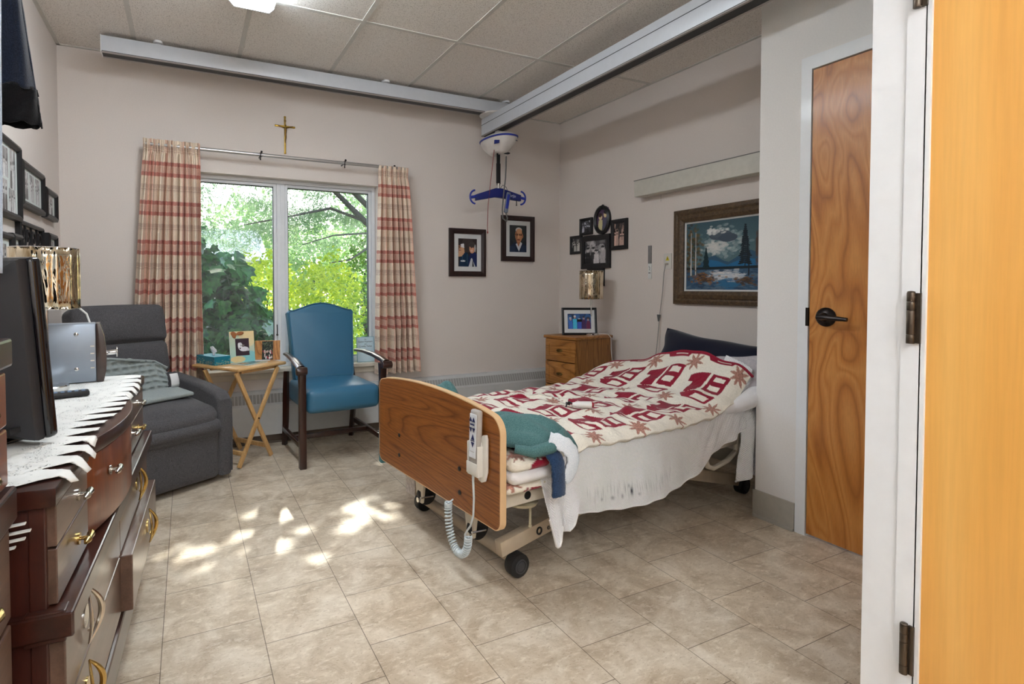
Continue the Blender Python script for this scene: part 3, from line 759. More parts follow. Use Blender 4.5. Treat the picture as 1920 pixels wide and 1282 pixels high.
for (yy, yo) in ((-TL / 2 + .012, .022), (TL / 2 - .10, -.022)):
    bar((-.205, yy, .006), (.135, yy, TZ - .03), .028, .018, m_pine, TT, 'leg')
    bar((.09, yy + yo, .006), (-.2, yy + yo, TZ - .03), .028, .018, m_pine, TT, 'leg')
    b = B(); b.cyl((-.045, yy - .012, .295), (-.045, yy + .04 * (1 if yo > 0 else -1), .295), .006, n=10); b.obj('pivot_bolt', m_bronze, TT)
for (x, z, yo) in ((-.165, .085, .0), (.05, .085, .022)):
    b = B(); b.bb(x - .009, x + .009, -TL / 2 + .012 + yo, TL / 2 - .10 - yo, z - .014, z + .014, .002); b.obj('crossbar', m_pine, TT)
Ttop = MX((.325, 3.957, TZ), rz=R(36))
# tissue box
tb = thing('tissue_box', 'teal tissue box with a white tissue on the left corner of the tray table', 'box', (.158, 3.99, TZ + .0005), R(28))
p = Pic(.12, .058, 60, (30, 120, 135))
def box_face(seed):
    q = Pic(.2, .058, 90, (22, 118, 140)); r_ = np.random.default_rng(seed)
    for k in range(160): q.ell(r_.uniform(0, 1), abs(r_.normal(.1, .28)), .03, .05, [(40, 150, 165), (18, 96, 120), (120, 170, 150), (196, 190, 150)][k % 4 if r_.uniform() < .6 else 1], .7)
    return q
b = B(); b.bb(-.058, .058, -.112, .112, 0, .058, .002); b.obj('carton', plain('teal_card', (34, 128, 146), .5, var=.25, vscale=40), tb, smooth=False)
q = box_face(1); q.w, q.h = .114, .056; q.rect(.0, .0, 0, 0, (0, 0, 0)); q.make('side_print', tb, (0, -.1126, .029))
q = box_face(2); q.w, q.h = .22, .056; q.make('side_print', tb, (0, 0, 0), M=MX((-.0586, 0, .029), rz=-R(90)))
g = np.random.default_rng(3); tp_ = []
for i in range(22):
    for j in range(14):
        a, c = i / 21, j / 13; r_ = .012 + .05 * c
        tp_.append((.05 * (a - .5) * (1 - c * .2) + .006 * math.sin(j * 1.9) + .02 * c, (a - .5) * .15 * (.5 + .5 * c) + .03 * c, .057 + .055 * c * (1 - .6 * abs(a - .6)) + .007 * math.sin(i * 1.7 + j)))
np_grid('tissue', tp_, 22, 14, plain('white_tissue', (244, 242, 244), .9), tb, thick=.001)
# picture frames on the table
def standing_frame(name, label, loc, rz, w_, h_, tilt, depth, frame_mat, pic_fn, parts):
    t = thing(name, label, 'picture frame', loc, rz); return t
def dog_pic():
    q = Pic(1, 1.35, 60, (52, 34, 46)); q.ell(.35, .55, .16, .22, (220, 216, 220)); q.ell(.25, .6, .08, .16, (236, 234, 236)); q.ell(.62, .38, .33, .14, (226, 222, 226)); q.ell(.9, .33, .1, .08, (210, 206, 212))
    q.ell(.55, .58, .08, .08, (96, 70, 60)); q.ell(.33, .42, .05, .05, (60, 40, 48)); return q.speck(.08)
df = thing('picture_frame', 'pale painted frame with a white dog photo and brown bow on the tray table', 'picture frame', (.345, 3.955, TZ + .0005), R(10))
tl = MX((0, 0, .002), rx=-R(10))
b = B(); q = Pic(.165, .215, 90, (226, 196, 140))
q.grad((150, 205, 205), (232, 204, 150), 0, 1); q.ell(.2, .5, .25, .5, (176, 206, 190), .6); q.ell(.8, .15, .3, .2, (120, 200, 205), .7); q.ell(.3, .1, .3, .1, (238, 200, 130), .8); q.ell(.8, .8, .25, .3, (240, 214, 160), .6); q.speck(.05, 4)
b.bb(-.0825, .0825, -.006, .008, 0, .215, .003, M=tl); b.obj('frame', plain('pale_card_edge', (214, 224, 214), .6), df, smooth=False)
q.make('painted_border', df, (0, -.0066, .1075), M=tl)
d = dog_pic(); d.w, d.h = .092, .118; d.make('photo', df, (.0, -.0074, .105), M=tl)
b = B(); 
for (cx, cz, rx, rz_, ro) in ((-.055, .197, .022, .016, .6), (-.012, .2, .026, .013, -.15), (-.055, .185, .012, .02, -.4)): b.ball((cx, -.012, cz), (rx, .006, rz_), 14, M=tl, rot=(0, ro, 0))
b.obj('bow', plain('rust_brown_ribbon', (150, 92, 48), .7, var=.15, vscale=90), df)
bar((0, .012, .12), (0, .075, .004), .03, .004, plain('grey_card', (150, 150, 146), .8), df, 'easel_leg')
wf = thing('picture_frame', 'oak brown picture frame with a dark group photo beside the blue armchair', 'picture frame', (.512, 3.985, TZ + .0005), R(-14))
b = B(); b.bb(-.085, .085, -.005, .008, 0, .14, .002, M=tl); b.obj('frame', oak_board('small_oak', (140, 88, 36), (176, 116, 54), (192, 134, 70), 'Z'), wf, smooth=False)
q = Pic(.075, .13, 50, (34, 42, 34)); g = np.random.default_rng(9)
for k in range(160): q.ell(g.uniform(0, 1), g.uniform(.35, 1), .04, .03, [(60, 74, 52), (20, 26, 22), (96, 104, 80), (50, 50, 44)][k % 4])
for k in range(26): q.ell(g.uniform(.1, .9), g.uniform(.05, .5), .05, .06, [(210, 190, 180), (150, 60, 70), (190, 160, 150), (230, 225, 225)][k % 4])
q.make('photo', wf, (0, -.0058, .07), M=tl)
bar((0, .012, .08), (0, .055, .003), .03, .004, m_pine, wf, 'easel_leg')
def flat_item(name, label, cat, lx, ly, rz, sx, sy, h, mat, picf=None, zoff=.0006):
    w_ = Ttop @ Vector((lx, ly, zoff)); t = thing(name, label, cat, w_, R(36) + rz)
    b = B(); b.bb(-sx / 2, sx / 2, -sy / 2, sy / 2, 0, h, min(.001, h * .3)); b.obj('pages', mat, t, smooth=False)
    if picf:
        p = picf(); p.w, p.h = sx, sy
        P = np.stack([(p.u - .5) * sx, (p.v - .5) * sy, np.full_like(p.u, h + .0004)], -1); np_grid('cover', P, p.nu, p.nv, painted('printed_paper', .35, coat=.2), t, p.c, smooth=False)
    return t
m_paper = plain('white_paper', (232, 234, 232), .7)
def mag():
    q = Pic(1, .7, 60, (176, 196, 186)); q.rect(.1, .5, .2, .8, (66, 54, 44)); q.rect(.55, .9, .3, .75, (60, 92, 96)); q.ell(.3, .5, .12, .2, (170, 130, 96)); q.rect(.55, .95, .05, .2, (196, 180, 120)); return q.speck(.12)
flat_item('magazine', 'colourful magazine lying flat in front of the dog photo frame', 'magazine', .005, -.09, R(4), .19, .15, .004, m_paper, mag)
def card():
    q = Pic(1, .7, 40, (226, 232, 234)); q.rect(.15, .85, .2, .8, (196, 208, 216)); q.ell(.5, .5, .2, .15, (150, 170, 190)); return q
flat_item('note_card', 'small white booklet lying near the right edge of the tray table', 'booklet', .135, -.05, R(-14), .11, .085, .007, m_paper, card)

# ================================================================== sign on the sill
sg = thing('paper_sign', 'pale blue printed paper sign propped on the sill behind the blue armchair', 'sign', (1.318, 4.235, WZ0 + .0005), R(0))
st = MX((0, 0, 0), rx=-R(9))
b = B(); b.bb(-.075, .075, -.002, .002, 0, .205, M=st); b.obj('sheet', plain('pale_blue_paper', (206, 226, 234), .5), sg, smooth=False)
b = B()
for (x0, x1, z0, z1) in ((-.075, .075, 0, .004), (-.075, .075, .201, .205), (-.075, -.071, 0, .205), (.071, .075, 0, .205)): b.bb(x0, x1, -.004, .003, z0, z1, M=st)
b.obj('plastic_edge', plain('clear_blue_plastic_edge', (140, 186, 196), .25), sg, smooth=False)
ink = plain('dark_green_ink', (26, 62, 62), .6)
for (tx, sz, z) in (('The', .012, .183), ('Quiet Hunters', .021, .165), ('and', .013, .145), ('Crosby Twice', .019, .127)):
    text_mesh('lettering', tx, sz, ink, sg, st @ MX((0, -.0026, z)) @ Matrix(((1, 0, 0, 0), (0, 0, -1, 0), (0, 1, 0, 0), (0, 0, 0, 1))))

# ================================================================== dresser
m_dm = wood('dark_cherry_lacquer', (34, 13, 8), (52, 22, 14), (72, 34, 22), .3, 'Y', 6, 10, coat=.35)
m_dm_z = wood('dark_cherry_side', (44, 16, 9), (60, 22, 12), (78, 32, 18), .42, 'Z', 7, 9, coat=.15)
m_front = wood('drawer_front_lacquer', (74, 52, 42), (98, 72, 58), (116, 88, 72), .32, 'Y', 5, 12, coat=.4)
m_bow = wood('bow_front_lacquer', (96, 48, 24), (126, 66, 36), (146, 84, 48), .3, 'Z', 5, 8, coat=.4)
m_brass = plain('polished_brass', (206, 176, 110), .2, 1.0, var=.08); m_silver = plain('worn_silver', (206, 200, 190), .24, 1.0, var=.1)
DR = thing('dresser', 'long dark wooden dresser with bowed middle drawer and brass ring pulls along the left wall', 'dresser', (-.2116, 1.131, 0), R(-2.377))
DL, DD, DZT = 1.30, .475, .82
def bowx(y, amp=.045, y0=.275, y1=.905):
    if y < y0 or y > y1: return 0.0
    t = (y - y0) / (y1 - y0); return -.016 + amp * 1.25 * math.sin(math.pi * t) ** .85
ys = [0] + [.27] + [y0 for y0 in np.linspace(.276, .904, 26)] + [.91, DL]
outl = [(bowx(y) if .275 < y < .905 else 0.0, y) for y in ys]
b = B(); b.prism([(-DD, 0)] + outl + [(-DD, DL)], DZT - .035, DZT, None, bev=.004, seg=2); b.obj('top', m_dm, DR, smooth=True)
b = B(); b.bb(-DD + .01, -.02, .015, .035, .12, DZT - .035, .002); b.bb(-.045, -.018, .012, .037, .12, DZT - .035, .003); b.obj('side_panel', m_dm_z, DR, smooth=False)
b = B(); b.bb(-DD + .01, -.02, DL - .035, DL - .015, .12, DZT - .035, .002); b.obj('side_panel', m_dm_z, DR, smooth=False)
b = B(); b.bb(-DD + .012, -.035, .03, DL - .03, .13, DZT - .04); b.bb(-DD + .01, -DD + .02, .03, DL - .03, .12, DZT - .04); b.obj('carcass', m_dm, DR, smooth=False)
b = B(); b.bb(-DD + .02, .024, -.004, DL + .004, .552, .598, .004); b.bb(-.05, .012, -.002, .03, .545, .602, .003); b.obj('waist_moulding', m_dm, DR, smooth=False)
b = B(); b.bb(-DD + .02, .012, .0, DL, .135, .235, .008); b.obj('plinth', m_dm, DR, smooth=False)
def knob(b, x, y, z):
    b.cyl((x, y, z), (x + .004, y, z), .012, n=14); b.cyl((x, y, z), (x + .018, y, z), .004, n=10); b.tube([(x + .018, y - .026, z - .001), (x + .02, y - .014, z), (x + .021, y, z), (x + .02, y + .014, z), (x + .018, y + .03, z + .001)], [.003, .0075, .0045, .008, .004], 10)
def ring(b, x, y, z, s=1.0):
    b.cyl((x, y, z + .0), (x + .003, y, z), .024 * s, n=24)
    L_, R_ = [], []
    for k in range(25):
        t = k / 24; zz = .062 - .124 * t; wv = .024 * math.sin(math.pi * min(1, t * 1.02)) ** .9
        R_.append((x + .006 + .020 * math.sin(math.pi * t), y + wv * s, z + zz * s)); L_.append((x + .006 + .010 * math.sin(math.pi * t), y - wv * s, z + zz * s))
    b.tube(R_, [.0022 + .0042 * math.sin(math.pi * k / 24) for k in range(25)], 8); b.tube(L_, [.002 + .0016 * math.sin(math.pi * k / 24) for k in range(25)], 8)
    b.tube([(x + .010, y - .02 * s, z - .022 * s), (x + .011, y + .02 * s, z - .022 * s)], .003, 6)
# small top drawers
for (y0, y1) in ((.02, .272), (.908, DL - .018)):
    for (z0, z1) in ((.708, .782), (.604, .704)):
        b = B(); b.bb(-.03, -.004, y0, y1, z0, z1, .002); d_ = b.obj('drawer', m_front, DR, smooth=False)
        b = B(); knob(b, -.004, (y0 + y1) / 2 + .03, (z0 + z1) / 2); b.obj('knob', m_silver if z0 > .7 else m_brass, d_)
yy = np.linspace(.278, .902, 26)
b = B(); b.prism([(bowx(y) - .005, y) for y in yy] + [(-.06, .902), (-.06, .278)], .604, .782, None, bev=.002); bd = b.obj('drawer', m_bow, DR)
for yk in (.41, .77):
    b = B(); knob(b, bowx(yk) - .004, yk, .72); b.obj('knob', m_silver, bd)
# wide lower drawers
for (z0, z1, x0) in ((.412, .546, .006), (.245, .406, .006)):
    for (y0, y1) in ((.02, .62), (.624, DL - .02)):
        xo = .03 if (z0 < .3 and y0 > .5) else 0
        b = B(); b.bb(-.05, x0 + xo, y0, y1, z0, z1, .003); d_ = b.obj('drawer', m_front, DR, smooth=False)
        b = B(); ring(b, x0 + xo, (y0 + .155) if y0 < .5 else (y1 - .29), (z0 + z1) / 2 + .012, .95); b.obj('ring_pull', m_silver if (y0 < .5 and z0 > .4) else m_brass, d_)
for (x, y) in ((-.04, .06), (-.04, DL - .075), (-DD + .05, .06), (-DD + .05, DL - .075)):
    b = B(); b.cyl((x + .004, y, .0), (x, y, .14), .014, .024, n=14); lg = b.obj('leg', m_dm, DR)
    b = B(); b.cyl((x + .0042, y, .0), (x + .003, y, .05), .0155, .0185, n=14); b.obj('brass_cap', m_brass, lg)

# lace runner: cloth with pointed lobes past the front edge
def lace_mat():
    m, nt, bs, out = new_mat('white_lace'); a = N(nt, 'ShaderNodeAttribute'); a.attribute_name = 'Col'
    v = coords(nt); vo = N(nt, 'ShaderNodeTexVoronoi'); vo.inputs['Scale'].default_value = 190; vo.feature = 'DISTANCE_TO_EDGE'; L(nt, v, vo.inputs['Vector'])
    n = noise(nt, v, 42, 2)
    sub = N(nt, 'ShaderNodeMath', operation='GREATER_THAN'); L(nt, vo.outputs['Distance'], sub.inputs[0]); sub.inputs[1].default_value = .20
    n2 = N(nt, 'ShaderNodeMath', operation='GREATER_THAN'); L(nt, n, n2.inputs[0]); n2.inputs[1].default_value = .50
    sepc = N(nt, 'ShaderNodeSeparateColor'); L(nt, a.outputs['Color'], sepc.inputs[0])
    m1 = N(nt, 'ShaderNodeMath', operation='MULTIPLY'); L(nt, sub.outputs[0], m1.inputs[0]); L(nt, n2.outputs[0], m1.inputs[1])
    m2 = N(nt, 'ShaderNodeMath', operation='MULTIPLY'); L(nt, m1.outputs[0], m2.inputs[0]); L(nt, sepc.outputs[0], m2.inputs[1])
    al = N(nt, 'ShaderNodeMath', operation='SUBTRACT'); al.inputs[0].default_value = 1; L(nt, m2.outputs[0], al.inputs[1])
    L(nt, al.outputs[0], bs.inputs['Alpha']); bs.inputs['Base Color'].default_value = (*lin((240, 239, 234)), 1); bs.inputs['Roughness'].default_value = .9
    bump(nt, bs, noise(nt, v, 300, 2), .15, .002); return m
lr = thing('lace_runner', 'white lace runner with pointed scallops covering the dark dresser top', 'runner', (-.2116, 1.131, 0), R(-2.377))
nu, nv = 1100, 40; P = []; C_ = []
pitch = .0865
for i in range(nu):
    y = .004 + (DL - .006) * i / (nu - 1); ph = (y / pitch) % 1.0
    lob = min(1.0, 1.7 * (1 - abs(2 * ph - 1))); stp = math.floor(lob * 7) / 7
    tip = .012 + .078 * (0.35 * lob + .65 * stp) ** 1.15
    for j in range(nv):
        c = j / (nv - 1); base = -.078 + .012 * math.sin(y * 9)
        x = -DD + .035 + (base + DD - .035) * min(1, c / .8) if c <= .8 else base + (tip) * (c - .8) / .2 * (1.0 + .12 * math.sin(y * 13))
        lim = (bowx(y) if .275 < y < .905 else 0)
        rip = .0035 * (math.sin(y * 70) * .5 + .5) * max(0, (c - .55) / .45)
        sk = 0.03 * max(0, c - .8) / .2 * math.sin(y * 4.0 + 1)
        z = DZT + .0022 + rip
        if x > lim - .002: z -= (x - lim + .002) * .8; x = lim + .001 + (x - lim) * .6
        P.append((x, y + sk, z)); C_.append((1.0 if .52 < c < .86 else (.0), 0, 0))
np_grid('cloth', P, nu, nv, lace_mat(), lr, C_, thick=.0012)
b = B()
for k, (z, wd) in enumerate(((.775, .03), (.762, .045), (.749, .052), (.736, .044), (.723, .03))):
    b.tube([(-.088, -.0035, z), (-.088 + wd, -.0035, z + .004)], .0065, 8, flat=.3)
b.bb(-.42, -.078, -.0035, -.001, .73, .787); b.bb(-.42, -.085, -.0035, .02, .8205, .8225); b.bb(-.42, -.085, -.004, -.001, .78, .8225)
b.obj('end_scallop', plain('white_cotton_lace', (238, 237, 232), .9), lr)

# ================================================================== tall chest nearest the camera
TC = thing('tall_chest', 'tall dark wooden chest of drawers nearest the camera at the left edge', 'chest', (-.262, 1.085, 0), 0)
b = B(); b.bb(-.462, -.012, -.62, -.012, .1, 1.045, .003); b.obj('carcass', m_dm_z, TC, smooth=False)
b = B(); b.bb(-.466, .006, -.632, 0, 1.042, 1.088, .005); b.obj('top', m_dm, TC, smooth=False)
b = B(); b.bb(-.466, .008, -.632, 0, .792, .848, .005); b.obj('waist_moulding', m_dm, TC, smooth=False)
b = B(); b.bb(-.46, .002, -.625, -.008, .1, .2, .005); b.obj('plinth', m_dm, TC, smooth=False)
for (z0, z1, mt) in ((.95, 1.035, m_bow), (.855, .945, m_bow), (.64, .785, m_front), (.44, .63, m_front), (.21, .43, m_front)):
    b = B(); b.bb(-.02, .001, -.60, -.02, z0, z1, .003); d_ = b.obj('drawer', mt, TC, smooth=False)
    for y in (-.45, -.17):
        b = B(); knob(b, .0, y, (z0 + z1) / 2); b.obj('knob', m_brass, d_)
for (x, y) in ((-.03, -.05), (-.03, -.58), (-.43, -.05), (-.43, -.58)):
    b = B(); b.cyl((x, y, 0), (x, y, .11), .014, .024, n=12); b.obj('leg', m_dm, TC)

# ================================================================== television seen from behind
m_tv = plain('black_moulded_plastic', (34, 33, 36), .5, var=.06, bmp=.1, bscale=700)
m_tvgloss = plain('glossy_black_bezel', (14, 12, 16), .12, coat=.5)
# local: x along the set (0 = right edge seen from behind is +x end), y toward the screen, z up
TV = thing('television', 'black television seen from behind on the lace runner of the dresser', 'television', (-.276, 1.430, DZT + .002), math.atan2(-.62, .78))
tvt = MX((0, 0, .015), rx=R(5.0))
TVW, TVH = .53, .398
b = B(); b.bb(-TVW, .0, -.004, .026, 0, TVH, .010, 3, M=tvt); b.obj('bezel', m_tvgloss, TV)
b = B(); b.bb(-TVW + .03, -.03, .0262, .0275, .03, TVH - .03, M=tvt); b.obj('screen', plain('dark_screen', (10, 10, 14), .08), TV, smooth=False)
def loft(b, r0, r1, M):
    lo = [Vector(p) for p in r0]; hi = [Vector(p) for p in r1]; n = len(lo)
    for k in range(n): b.face([lo[k], lo[(k + 1) % n], hi[(k + 1) % n], hi[k]], M)
    b.face(list(hi), M)
b = B()
b.prism([(-TVW + .004, .004), (-.004, .004), (-.004, TVH - .004), (-TVW + .004, TVH - .004)], .002, .03, tvt @ M_XZ, bev=.008)
loft(b, [(-TVW + .006, -.028, .006), (-.006, -.028, .006), (-.006, -.028, TVH - .006), (-TVW + .006, -.028, TVH - .006)], [(-TVW + .06, -.075, .04), (-.055, -.075, .04), (-.055, -.075, TVH - .045), (-TVW + .06, -.075, TVH - .045)], tvt)
bmesh.ops.recalc_face_normals(b.bm, faces=b.bm.faces); b.obj('back_shell', m_tv, TV, ang=25)
b = B(); b.bb(-TVW + .09, -.10, -.125, -.07, .10, TVH - .12, .012, M=tvt); b.bb(-TVW + .12, -.13, -.118, -.07, .012, .115, .02, 3, M=tvt); b.obj('rear_housing', m_tv, TV)
b = B(); b.bb(-.042, -.022, -.066, -.03, .03, .042, M=tvt); b.obj('vent', m_black, TV, smooth=False)
b = B(); b.bb(-TVW / 2 - .05, -TVW / 2 + .05, -.05, -.01, -.005, .05, .005); b.cushion((-TVW / 2 + .03, -.03, .004), (.28, .20, .016), .008, n=6); b.obj('stand', m_tvgloss, TV)

# ================================================================== lamps with gold mirrored shades
def gold_shade_mat():
    m, nt, bs, out = new_mat('gold_mirrored_shade'); v = coords(nt, (1, 1, .22)); n = noise(nt, v, 26, 3, .6, .6)
    L(nt, ramp(nt, n, [(.3, lin((150, 126, 88))), (.5, lin((216, 200, 172))), (.7, lin((236, 226, 206)))]), bs.inputs['Base Color'])
    bs.inputs['Metallic'].default_value = 1; bs.inputs['Roughness'].default_value = .06
    bump(nt, bs, n, .55, .012); return m
m_shade = gold_shade_mat(); m_chrome = plain('chrome', (214, 212, 210), .08, 1.0, var=.02)
def lamp(label, loc, r_, h_, zs, group=None):
    t = thing('table_lamp', label, 'lamp', loc, 0, group)
    b = B(); b.lathe([(.062, 0), (.062, .012), (.058, .016), (.012, .018), (.008, .024)]); b.obj('base', m_chrome, t)
    b = B(); b.cyl((0, 0, .018), (0, 0, zs + h_ * .6), .0075, n=14); b.obj('pole', m_chrome, t)
    b = B(); n = 56; prof = []
    for i in range(n):
        a = 2 * math.pi * i / n; prof.append((a, r_))
    def fn(u, v):
        a = 2 * math.pi * u; rr = r_ + .0016 * math.sin(a * 17) + .001 * math.sin(a * 29 + 1)
        return (rr * math.cos(a), rr * math.sin(a), zs + h_ * v)
    b.grid(fn, 120, 6); bmesh.ops.remove_doubles(b.bm, verts=b.bm.verts, dist=1e-5)
    o = b.obj('lamp_shade', m_shade, t); md = o.modifiers.new('t', 'SOLIDIFY'); md.thickness = .002
    b = B(); b.tube([(r_ * math.cos(k * .2618), r_ * math.sin(k * .2618), zs + h_) for k in range(24)], .0018, 6, closed=True); b.tube([(r_ * math.cos(k * .2618), r_ * math.sin(k * .2618), zs) for k in range(24)], .0018, 6, closed=True)
    for k in range(3): b.cyl((0, 0, zs + h_ * .55), (r_ * math.cos(k * 2.1), r_ * math.sin(k * 2.1), zs + h_ * .55), .0015, n=6)
    b.obj('shade_rim', m_chrome, t)
    return t
lamp_dresser = lamp('chrome table lamp with wide gold mirrored shade on the dark dresser', (-.425, 2.18, DZT + .006), .096, .20, .272)

# ================================================================== silver appliance on the dresser
m_steel = plain('blue_grey_steel', (150, 160, 172), .35, .55, var=.03); m_brownf = plain('brown_black_gloss', (66, 50, 44), .2, var=.2, coat=.4)
AP = thing('countertop_appliance', 'silver-sided box appliance with dark curved front and chrome knob on the dresser', 'appliance', (-.30, 2.30, DZT + .006), R(6))
b = B(); b.bb(-.33, 0, 0, .10, .0, .212, .006); b.obj('cabinet', m_steel, AP)
b = B(); b.prism([(0, 0), (.022, .0), (.03, .04), (.032, .10), (.026, .16), (.012, .212), (0, .212)], -.001, .101, MX((0, 0, 0)) @ M_XZ @ MX((0, 0, -.1)), bev=.002); b.obj('front_panel', m_brownf, AP)
for (x, z) in ((-.06, .175), (-.06, .05)):
    b = B(); b.ball((x, -.001, z), (.0075, .004, .0075), 14); b.obj('screw', m_chrome, AP)
for k in range(4):
    b = B(); b.bb(-.018, -.006, -.0025, .001, .05 + k * .026, .054 + k * .026); b.obj('button', plain('cream_button', (226, 220, 206), .4), AP, smooth=False)
b = B(); b.cyl((.028, .03, .10), (.066, .03, .102), .0095, n=16, bev=.001); b.cyl((.062, .03, .102), (.066, .03, .102), .019, n=24, bev=.001); b.obj('knob', m_chrome, AP)
b = B(); b.tube([(-.02, .06, .212), (-.03, .065, .245), (-.06, .07, .275), (-.10, .08, .285), (-.16, .10, .26), (-.2, .101, .1)], .0035, 8); b.obj('cord', plain('white_cable', (222, 220, 216), .5), AP)
rm = thing('remote_control', 'black remote control lying on the lace beside the television', 'remote', (-.37, 2.02, DZT + .0065), R(12))
b = B(); b.bb(-.075, .085, -.022, .022, 0, .015, .004); b.obj('body', m_black, rm)
for i in range(8):
    b = B(); b.bb(-.062 + .018 * i, -.052 + .018 * i, -.014, .014, .0148, .0162); b.obj('button', plain('blue_grey_button', (96, 120, 150), .4), rm, smooth=False)
sp_ = thing('speaker_box', 'small black device standing behind the silver appliance', 'device', (-.575, 2.24, DZT + .006), R(10))
b = B(); b.bb(-.04, .06, -.03, .05, 0, .235, .012); b.obj('body', m_black, sp_); b = B(); b.ball((.01, -.03, .222), (.018, .01, .012), 12); b.obj('dial', m_tvgloss, sp_)
# ================================================================== curtains
def plaid_cols(S, Tz, seed):
    """S: metres across the cloth, Tz: metres down from the top"""
    cream = np.array(lin((234, 214, 192))); red = np.array(lin((178, 70, 62))); brown = np.array(lin((150, 96, 78))); white = np.array(lin((240, 226, 204))); rose = np.array(lin((206, 130, 110)))
    C = np.ones(S.shape + (3,)) * cream
    r_ = np.random.default_rng(seed)
    def over(m, c, a):
        nonlocal C
        m = (m * a)[..., None]; C = C * (1 - m) + c * m
    sx = np.mod(S, .30)                               # warp stripes
    over(((sx > .02) & (sx < .09)).astype(float), white, .55)
    for x0, w_ in ((.10, .006), (.115, .004), (.125, .008), (.16, .004), (.21, .012), (.235, .005), (.27, .004)): over(((sx > x0) & (sx < x0 + w_)).astype(float), rose if w_ > .005 else brown, .5)
    over(((sx > .13) & (sx < .155)).astype(float), rose, .4)
    p = np.mod(Tz - .148, .262)                        # weft bands
    for z0, z1 in ((.0, .026), (.072, .098)): over(((p > z0) & (p < z1)).astype(float), red, .72)
    for z0 in (.033, .041, .049, .057, .064): over(((p > z0) & (p < z0 + .0035)).astype(float), red, .42)
    over(((p > .026) & (p < .072)).astype(float), rose, .22)
    for z0 in (.156, .164, .172, .186): over(((p > z0) & (p < z0 + .0035)).astype(float), brown, .5)
    over(((p > .15) & (p < .2)).astype(float), brown, .12)
    C *= 1 + r_.normal(0, .05, S.shape)[..., None]
    return np.clip(C, 0, 1)
m_curt = painted('woven_plaid_cotton', .85, 700, .12, sheen=.1, spec=.15)
def curtain(name, label, tx0, tx1, bx0, bx1, zt, zb, y0, nf, seed, phase, sag=0.0):
    nu, nv = 300, 420
    U, V = np.meshgrid(np.linspace(0, 1, nu), np.linspace(0, 1, nv), indexing='ij')
    r_ = np.random.default_rng(seed)
    head = .085 / (zt - zb)
    e = np.clip((V - head) / (1 - head), 0, 1)
    x0 = tx0 + (bx0 - tx0) * e ** .8; x1 = tx1 + (bx1 - tx1) * e ** .8
    warp = U + .012 * np.sin(U * 9 + V * 3 + phase) * e + .006 * np.sin(V * 7 + U * 20)
    X = x0 + (x1 - x0) * warp
    amp = np.where(V < head, .006 + .006 * (1 - V / head), .012 + .040 * e ** .55)
    ph = U * nf * 2 * np.pi + phase + .9 * np.sin(U * 5 + seed) + .5 * np.sin(V * 2.2 + U * 7) * e
    fold = np.sin(ph) + .28 * np.sin(2.1 * ph + 1.0)
    fine = np.sin(U * nf * 3.1 * 2 * np.pi) * .006 * np.exp(-((V - head * 1.15) / (head * .9)) ** 2) + np.sin(U * nf * 2.6 * 2 * np.pi + 1) * .005 * (V < head)
    Y = y0 + amp * fold + fine - .02 * np.exp(-((V - head) / .03) ** 2) * -.5
    Z = zt - (zt - zb) * V + sag * U * V + .004 * np.sin(ph) * (V < .02)
    Y += .012 * np.sin(V * 24 + U * 9) * np.exp(-((U - .55) / .18) ** 2) * (V > .55) * (V < .85)
    S = U * 1.05; C = plaid_cols(S, (zt - zb) * V + .004 * np.sin(ph), seed)
    t = thing(name, label, 'curtain', ((tx0 + tx1) / 2, y0, 0))
    P = np.stack([X - (tx0 + tx1) / 2, Y - y0, Z], -1)
    np_grid('cloth', P, nu, nv, m_curt, t, C, thick=.0015)
    return t
curtain('curtain', 'wide red and cream plaid curtain left of the window behind the recliner', -.252, .092, -.345, .10, 2.155, .50, 4.085, 8.5, 3, .4, -.0)
curtain('curtain', 'narrower red and cream plaid curtain right of the window behind the armchair', 1.383, 1.628, 1.345, 1.715, 2.13, .475, 4.085, 6.5, 8, 2.0)
m_rod = plain('brushed_steel_rod', (190, 188, 186), .3, .8, var=.04)
rd = thing('curtain_rod', 'thin silver curtain rod across the top of the window', 'curtain rod', (.66, 4.10, 2.122))
b = B(); b.cyl((-.90, 0, 0), (.955, 0, 0), .0125, n=16); b.obj('rod', m_rod, rd)
for x in (-.76, .86, .74 - .9 + .16):
    if abs(x) < .5: continue
    b = B(); b.cyl((x, 0, 0), (x, .10, 0), .006, n=10); b.cyl((x, .092, 0), (x, .10, 0), .02, n=16); b.ball((x, 0, .016), (.009, .009, .008), 10); b.obj('bracket', m_bronze, rd)
for x in (-.166, .452):
    b = B(); b.tube([(x + .0145 * math.cos(k * .5236), .0, .0145 * math.sin(k * .5236)) for k in range(12)], .003, 6, closed=True); b.cyl((x, .012, 0), (x, .10, 0), .005, n=8)
    b.ball((x + .004, -.012, .02), (.008, .006, .008), 10); b.tube([(x, -.012, .016), (x - .004, -.014, -.012), (x - .004, -.012, -.028)], .0035, 6); b.ball((x - .004, -.013, -.033), (.005, .005, .009), 10)
    b.obj('ring_clip', m_bronze, rd)

